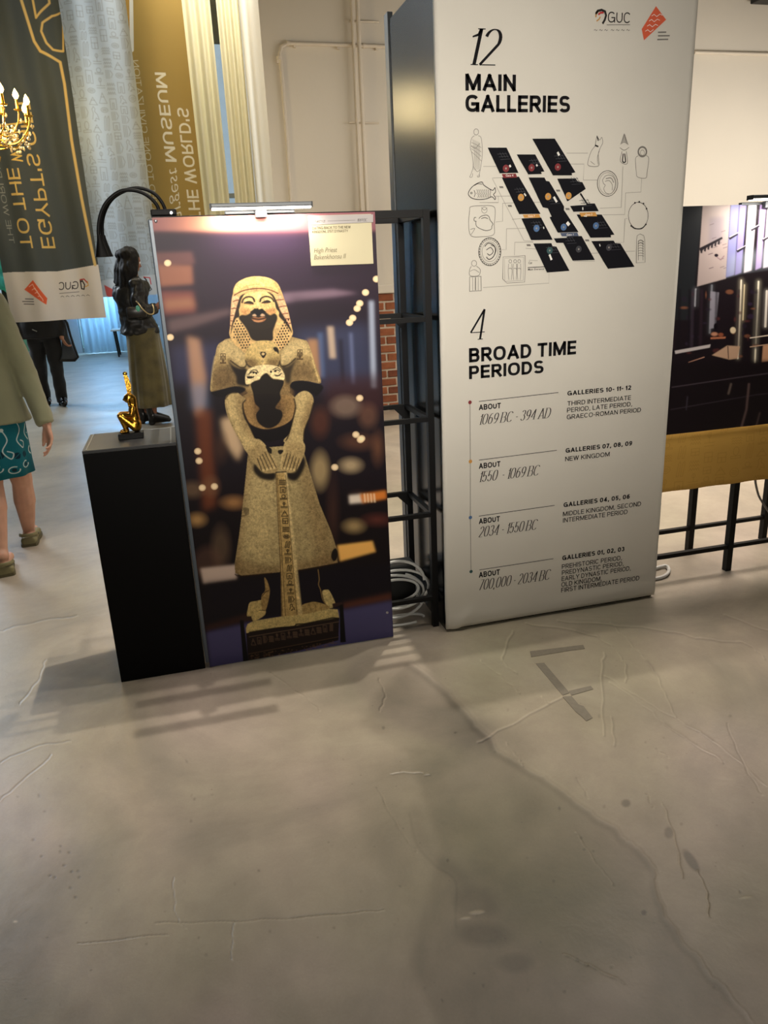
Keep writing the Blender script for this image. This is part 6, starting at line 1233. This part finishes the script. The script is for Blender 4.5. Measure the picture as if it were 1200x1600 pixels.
link('body', blob(b, .009, 3, 'body'), skinC, t); eyes(t, hc, Mh, .98)
lj = mat('black leather blazer', (15, 14, 13), .42, var=.2, scale=12, bump=.5, bscale=30, spec=.4)
b = MB()
def wr_(y, xl, xr, ry, dz=0):
    A_, B_ = W_(xl, y), W_(xr, y); return ((A_.z+B_.z)/2, (A_.x+B_.x)/2, YW, (B_.x-A_.x)/2, ry)
b.loft(rings([wr_(521, 186.5, 249, .17), wr_(505, 187, 244, .165), wr_(490, 188, 236, .15), wr_(475, 181, 233, .15), wr_(460, 175.5, 234, .16), wr_(449, 177, 234, .155), wr_(441, 184, 229, .12), wr_(434, 195, 216, .06)], None, 26, 2.2))
for s_, e, w in ((shN, elN, wrN), (shF, elF, wrF)): b.cap(s_, e, .072, .058, 14); b.tube([e-(w-e)*.05, e, e+(w-e)*.5, w], [.054, .058, .052, .045], 14)
b.cap(W_(200, 437), W_(213, 436), .05, .045)
me = blob(b, .011, 3, 'leather_blazer'); wrinkle(me, .028, 8, 3); wrinkle(me, .010, 22, 6); link('leather_blazer', me, lj, t)
sk = mat('olive suede skirt', (84, 76, 42), .75, var=.38, scale=7, bump=.3, bscale=80, sheen=.3)
R = rings([wr_(512, 199, 247, .15), wr_(525, 197, 249, .16), wr_(550, 199, 254, .17), wr_(580, 202, 260, .18), wr_(610, 205, 266, .19), wr_(633, 208, 269.5, .20)], None, 60, 2.2)
for j, r in enumerate(R):
    for k in range(60): p = Vector(r[k]); c = sum((Vector(q) for q in r), Vector())/60; dd = (p-c); dd.z = 0; dd.normalize(); p += dd*(.014*math.sin(k/60*2*math.pi*7+j*.5)+.008*math.sin(k*1.7+j))*(j/5); r[k] = tuple(p)
me = bpy.data.meshes.new('s'); vs = [p for r in R for p in r]; me.from_pydata(vs, [], [(j*60+k, j*60+(k+1) % 60, (j+1)*60+(k+1) % 60, (j+1)*60+k) for j in range(5) for k in range(60)])
link('skirt', bake(me, [('SUBSURF', dict(levels=1)), ('SOLIDIFY', dict(thickness=.005, offset=0))], 'skirt'), sk, t)
bo = mat('black leather boot', (12, 11, 11), .35, var=.2, scale=20)
for f, yw in ((ftN, 0), (ftF, .1)):
    b = MB(); c = Vector((f.x-.05, f.y, 0)); b.cap(c+Vector((.01, 0, .40)), c+Vector((.0, 0, .14)), .068, .052); b.cap(c+Vector((0, 0, .14)), c+Vector((.005, 0, .075)), .047, .045); b.cap(c+Vector((.0, 0, .06)), c+Vector((.17, .06+yw, .030)), .042, .024); b.cap(c+Vector((.01, 0, .10)), c+Vector((.15, .05+yw*.6, .050)), .054, .034); b.box(c+Vector((-.042, -.03, 0.001)), c+Vector((.02, .03, .07)), .01)
    link('boot', blob(b, .008, 2, 'boot'), bo, t)
b = MB()                                                    # hair: crown, twisted top knot, long fall down the back
def HP(x, y, z): return hc+Mh @ Vector((x, y, z))
b.ell(HP(0, -.028, .052), (.092, .098, .086), Mh); b.ell(W_(188.5, 397.5, .02), (.055, .06, .050)); b.ell(W_(193, 398, -.02), (.06, .06, .05)); b.cap(HP(.055, -.02, 0), HP(.06, -.05, -.09), .042, .04); b.cap(HP(-.055, -.02, 0), HP(-.06, -.05, -.09), .042, .04)
for x0, x1, y1, dy in ((196, 184, 446, -.03), (201, 190, 452, -.07), (200, 186, 450, .05), (205, 198, 450, -.09), (193, 181, 440, 0), (208, 206, 444, -.08)): b.cap(W_(x0, 404, dy*.5), W_((x0+x1)/2, 424, dy), .058, .055); b.cap(W_((x0+x1)/2, 424, dy), W_(x1, y1, dy-.02), .055, .026)
me = blob(b, .009, 2, 'hair'); wrinkle(me, .012, 30, 1, .25); link('hair', me, hairm, t)
MB().ell(HP(.083, .0, -.028), (.006,)*3).build('earring', mat('silver earring', (220, 220, 225), .2, .9), t, 1)
# phone in her hands, bag on her arm
q = (wrN+wrF)/2+Vector((.10, .02, .055)); t = thing('phone', q, 'dark phone held in the woman\'s hands beside the poster edge', 'phone'); Mp = frame((.3, .3, 1)).to_4x4()
MB().box(q-Vector((.006, .038, .075)), q+Vector((.002, .038, .075)), .003, Ry(.35)).build('phone_body', mat('phone case', (28, 28, 36), .3), t); MB().box(q-Vector((.0075, .033, .069)), q+Vector((-.005, .033, .069)), 0, Ry(.35)).build('screen', mat('phone screen', (80, 84, 120), .2, emit=(90, 96, 150), estr=.6), t)
c = W_(214, 487, -.275); t = thing('handbag', c, 'small black handbag with green clasp and gold chain on the woman\'s arm', 'bag')
MB().box(c-Vector((.10, .035, .06)), c+Vector((.09, .035, .05)), .02).build('bag_body', mat('black bag leather', (18, 15, 14), .3), t, 40)
MB().ell(W_(215.5, 482, -.315), (.020, .010, .030), None, 12).build('clasp', mat('green stone clasp', (90, 170, 150), .15), t, 1)
ch_ = MB(); P = [W_(x, y, -.315) for x, y in ((213, 471), (216, 474), (222, 482), (230, 489), (236, 491), (240, 489), (240, 482), (238, 476))]; PP = [Vector(p) for p in catmull(P, 6)]
for k in range(len(PP)-1): d = PP[k+1]-PP[k]; ch_.cap(PP[k]+d*.08, PP[k+1]-d*.08, .0065, .0065, 6)
ch_.build('chain_strap', mat('pale gold chain', (216, 196, 150), .3, .8), t, 1)
# ---------------------------------------------------------------- man in black suit beyond the banner
YM = 10.25; V_ = lambda x, y, dy=0: onY(x, y, YM+dy)
hc = Vector((V_(60, 505).x, YM-.02, 1.72)); Mh = frame((.15, -1, 0)); pe = V_(66, 520); kx = pe.x
b = MB(); head_parts(b, hc, Mh, 1.02); b.cap((kx-.02, YM, 1.40), (kx, YM, 1.15), .15, .13, flat=.75, fdir=(0, 1, 0)); b.cap((kx, YM, 1.15), (kx, YM, .98), .13, .15, flat=.8, fdir=(0, 1, 0)); shA, shB = Vector((kx-.19, YM, 1.46)), Vector((kx+.17, YM, 1.46)); b.cap(shA, shB, .07, .07)
elA, wrA = Vector((kx-.27, YM+.03, 1.18)), Vector((kx-.26, YM-.05, .93)); elB, wrB = V_(92, 490, .05), V_(96.5, 528, -.08)
for s_, e, w in ((shA, elA, wrA), (shB, elB, wrB)): b.cap(s_, e, .05, .04); b.cap(e, w, .04, .028)
fa_, fb_ = onZ(101, 633), onZ(76, 632)
LG_ = []
for hx, f in ((.09, fa_), (-.09, fb_)):
    h0 = Vector((kx+hx, YM, .96)); kn = Vector(((h0.x*.45+f.x*.55)-.0, (h0.y+f.y)/2-.05, .52)); an = Vector((f.x-.02, f.y, .10)); LG_.append((h0, kn, an)); b.cap(h0, kn, .085, .058); b.cap(kn, an, .055, .036); b.cap(an, an+Vector((.05, -.12, -.05)), .036, .03)
hand_parts(b, wrB, (.35, -.1, -1), (.6, 0, .2), (0, -1, 0), 1.0, (.8, .8, .8, .8)); hand_parts(b, wrA, (0, 0, -1), (1, 0, 0), (0, -1, 0), 1.0)
t = thing('person', (kx, YM, 0), 'man in black suit and shoes seen below the dark hanging banner', 'person')
link('body', blob(b, .010, 3, 'body'), skinB, t); eyes(t, hc, Mh)
su = mat('black suit wool', (13, 13, 16), .8, var=.15, scale=10, sheen=.15)
b = MB(); b.loft(rings([(.87, kx, YM, .25, .15), (1.0, kx, YM, .245, .15), (1.2, kx, YM, .22, .145), (1.38, kx-.01, YM, .23, .14), (1.48, kx-.01, YM, .19, .11), (1.54, kx-.01, YM, .09, .08)]))
for s_, e, w in ((shA, elA, wrA), (shB, elB, wrB)): b.cap(s_, e, .078, .062, 14); b.tube([e, e+(w-e)*.5, w-(w-e)*.04], [.062, .055, .048], 14)
me = blob(b, .012, 3, 'suit_jacket'); wrinkle(me, .015, 7, 5); link('suit_jacket', me, su, t)
b = MB()
for h0, kn, an in LG_: b.cap(h0, kn, .112, .082, 14); b.tube([kn+Vector((0, 0, .05)), kn, kn+(an-kn)*.5, an+Vector((.0, 0, -.055))], [.082, .08, .072, .066], 14)
b.cap((kx-.07, YM, .95), (kx+.07, YM, .95), .13, .13)
me = blob(b, .011, 3, 'trousers'); wrinkle(me, .014, 9, 8); link('trousers', me, su, t)
MB().box(V_(52, 513, -.17)-Vector((.02, .01, .02)), V_(58, 517, -.17)+Vector((.0, .01, .0)), .004, Ry(.5)).build('jacket_button', mat('grey clip', (120, 124, 126), .4, .5), t)
for h0, kn, an in LG_:
    b = MB(); b.cap(Vector((an.x-.01, an.y+.04, .055)), Vector((an.x+.04, an.y-.15, .042)), .046, .040); b.cap(an+Vector((0, 0, .02)), Vector((an.x+.035, an.y-.09, .06)), .050, .045); b.box((an.x-.05, an.y-.02, .002), (an.x+.035, an.y+.075, .03), .005)
    link('shoe', blob(b, .009, 2, 'shoe'), mat('polished black shoe', (12, 12, 14), .2), t)
b = MB(); b.cap(hc+Mh @ Vector((0, -.02, .055)), hc+Mh @ Vector((0, -.05, .0)), .088, .08); link('hair', blob(b, .01, 2, 'hair'), hairm, t)
q = V_(100, 540, -.1); t = thing('garment_bag', q, 'dark grey folded coat hanging from the suited man\'s hand', 'coat'); gc = mat('dark grey blue cloth', (58, 64, 72), .6, var=.1, scale=8)
P = [(98.5, 496), (104, 505), (109, 524), (116, 545), (121.5, 558), (117, 563), (94, 563), (98, 556), (98, 545), (97, 532)]
b = MB(); b.prism([V_(x, y, .06) for x, y in P], (0, -.10, 0)); me = bake(b.mesh('f'), [('REMESH', dict(mode='VOXEL', voxel_size=.012)), ('SMOOTH', dict(factor=.6, iterations=6))], 'cloth'); wrinkle(me, .02, 8, 1, .5); link('cloth', me, gc, t)
b = MB(); b.tube([V_(x, y, -.05) for x, y in ((99, 497), (105, 505), (110, 524), (117, 545), (122, 558), (117, 563.5), (94, 563.5))], .014, 8).build('dark_hem', mat('black lining', (14, 14, 16), .5), t, 1)
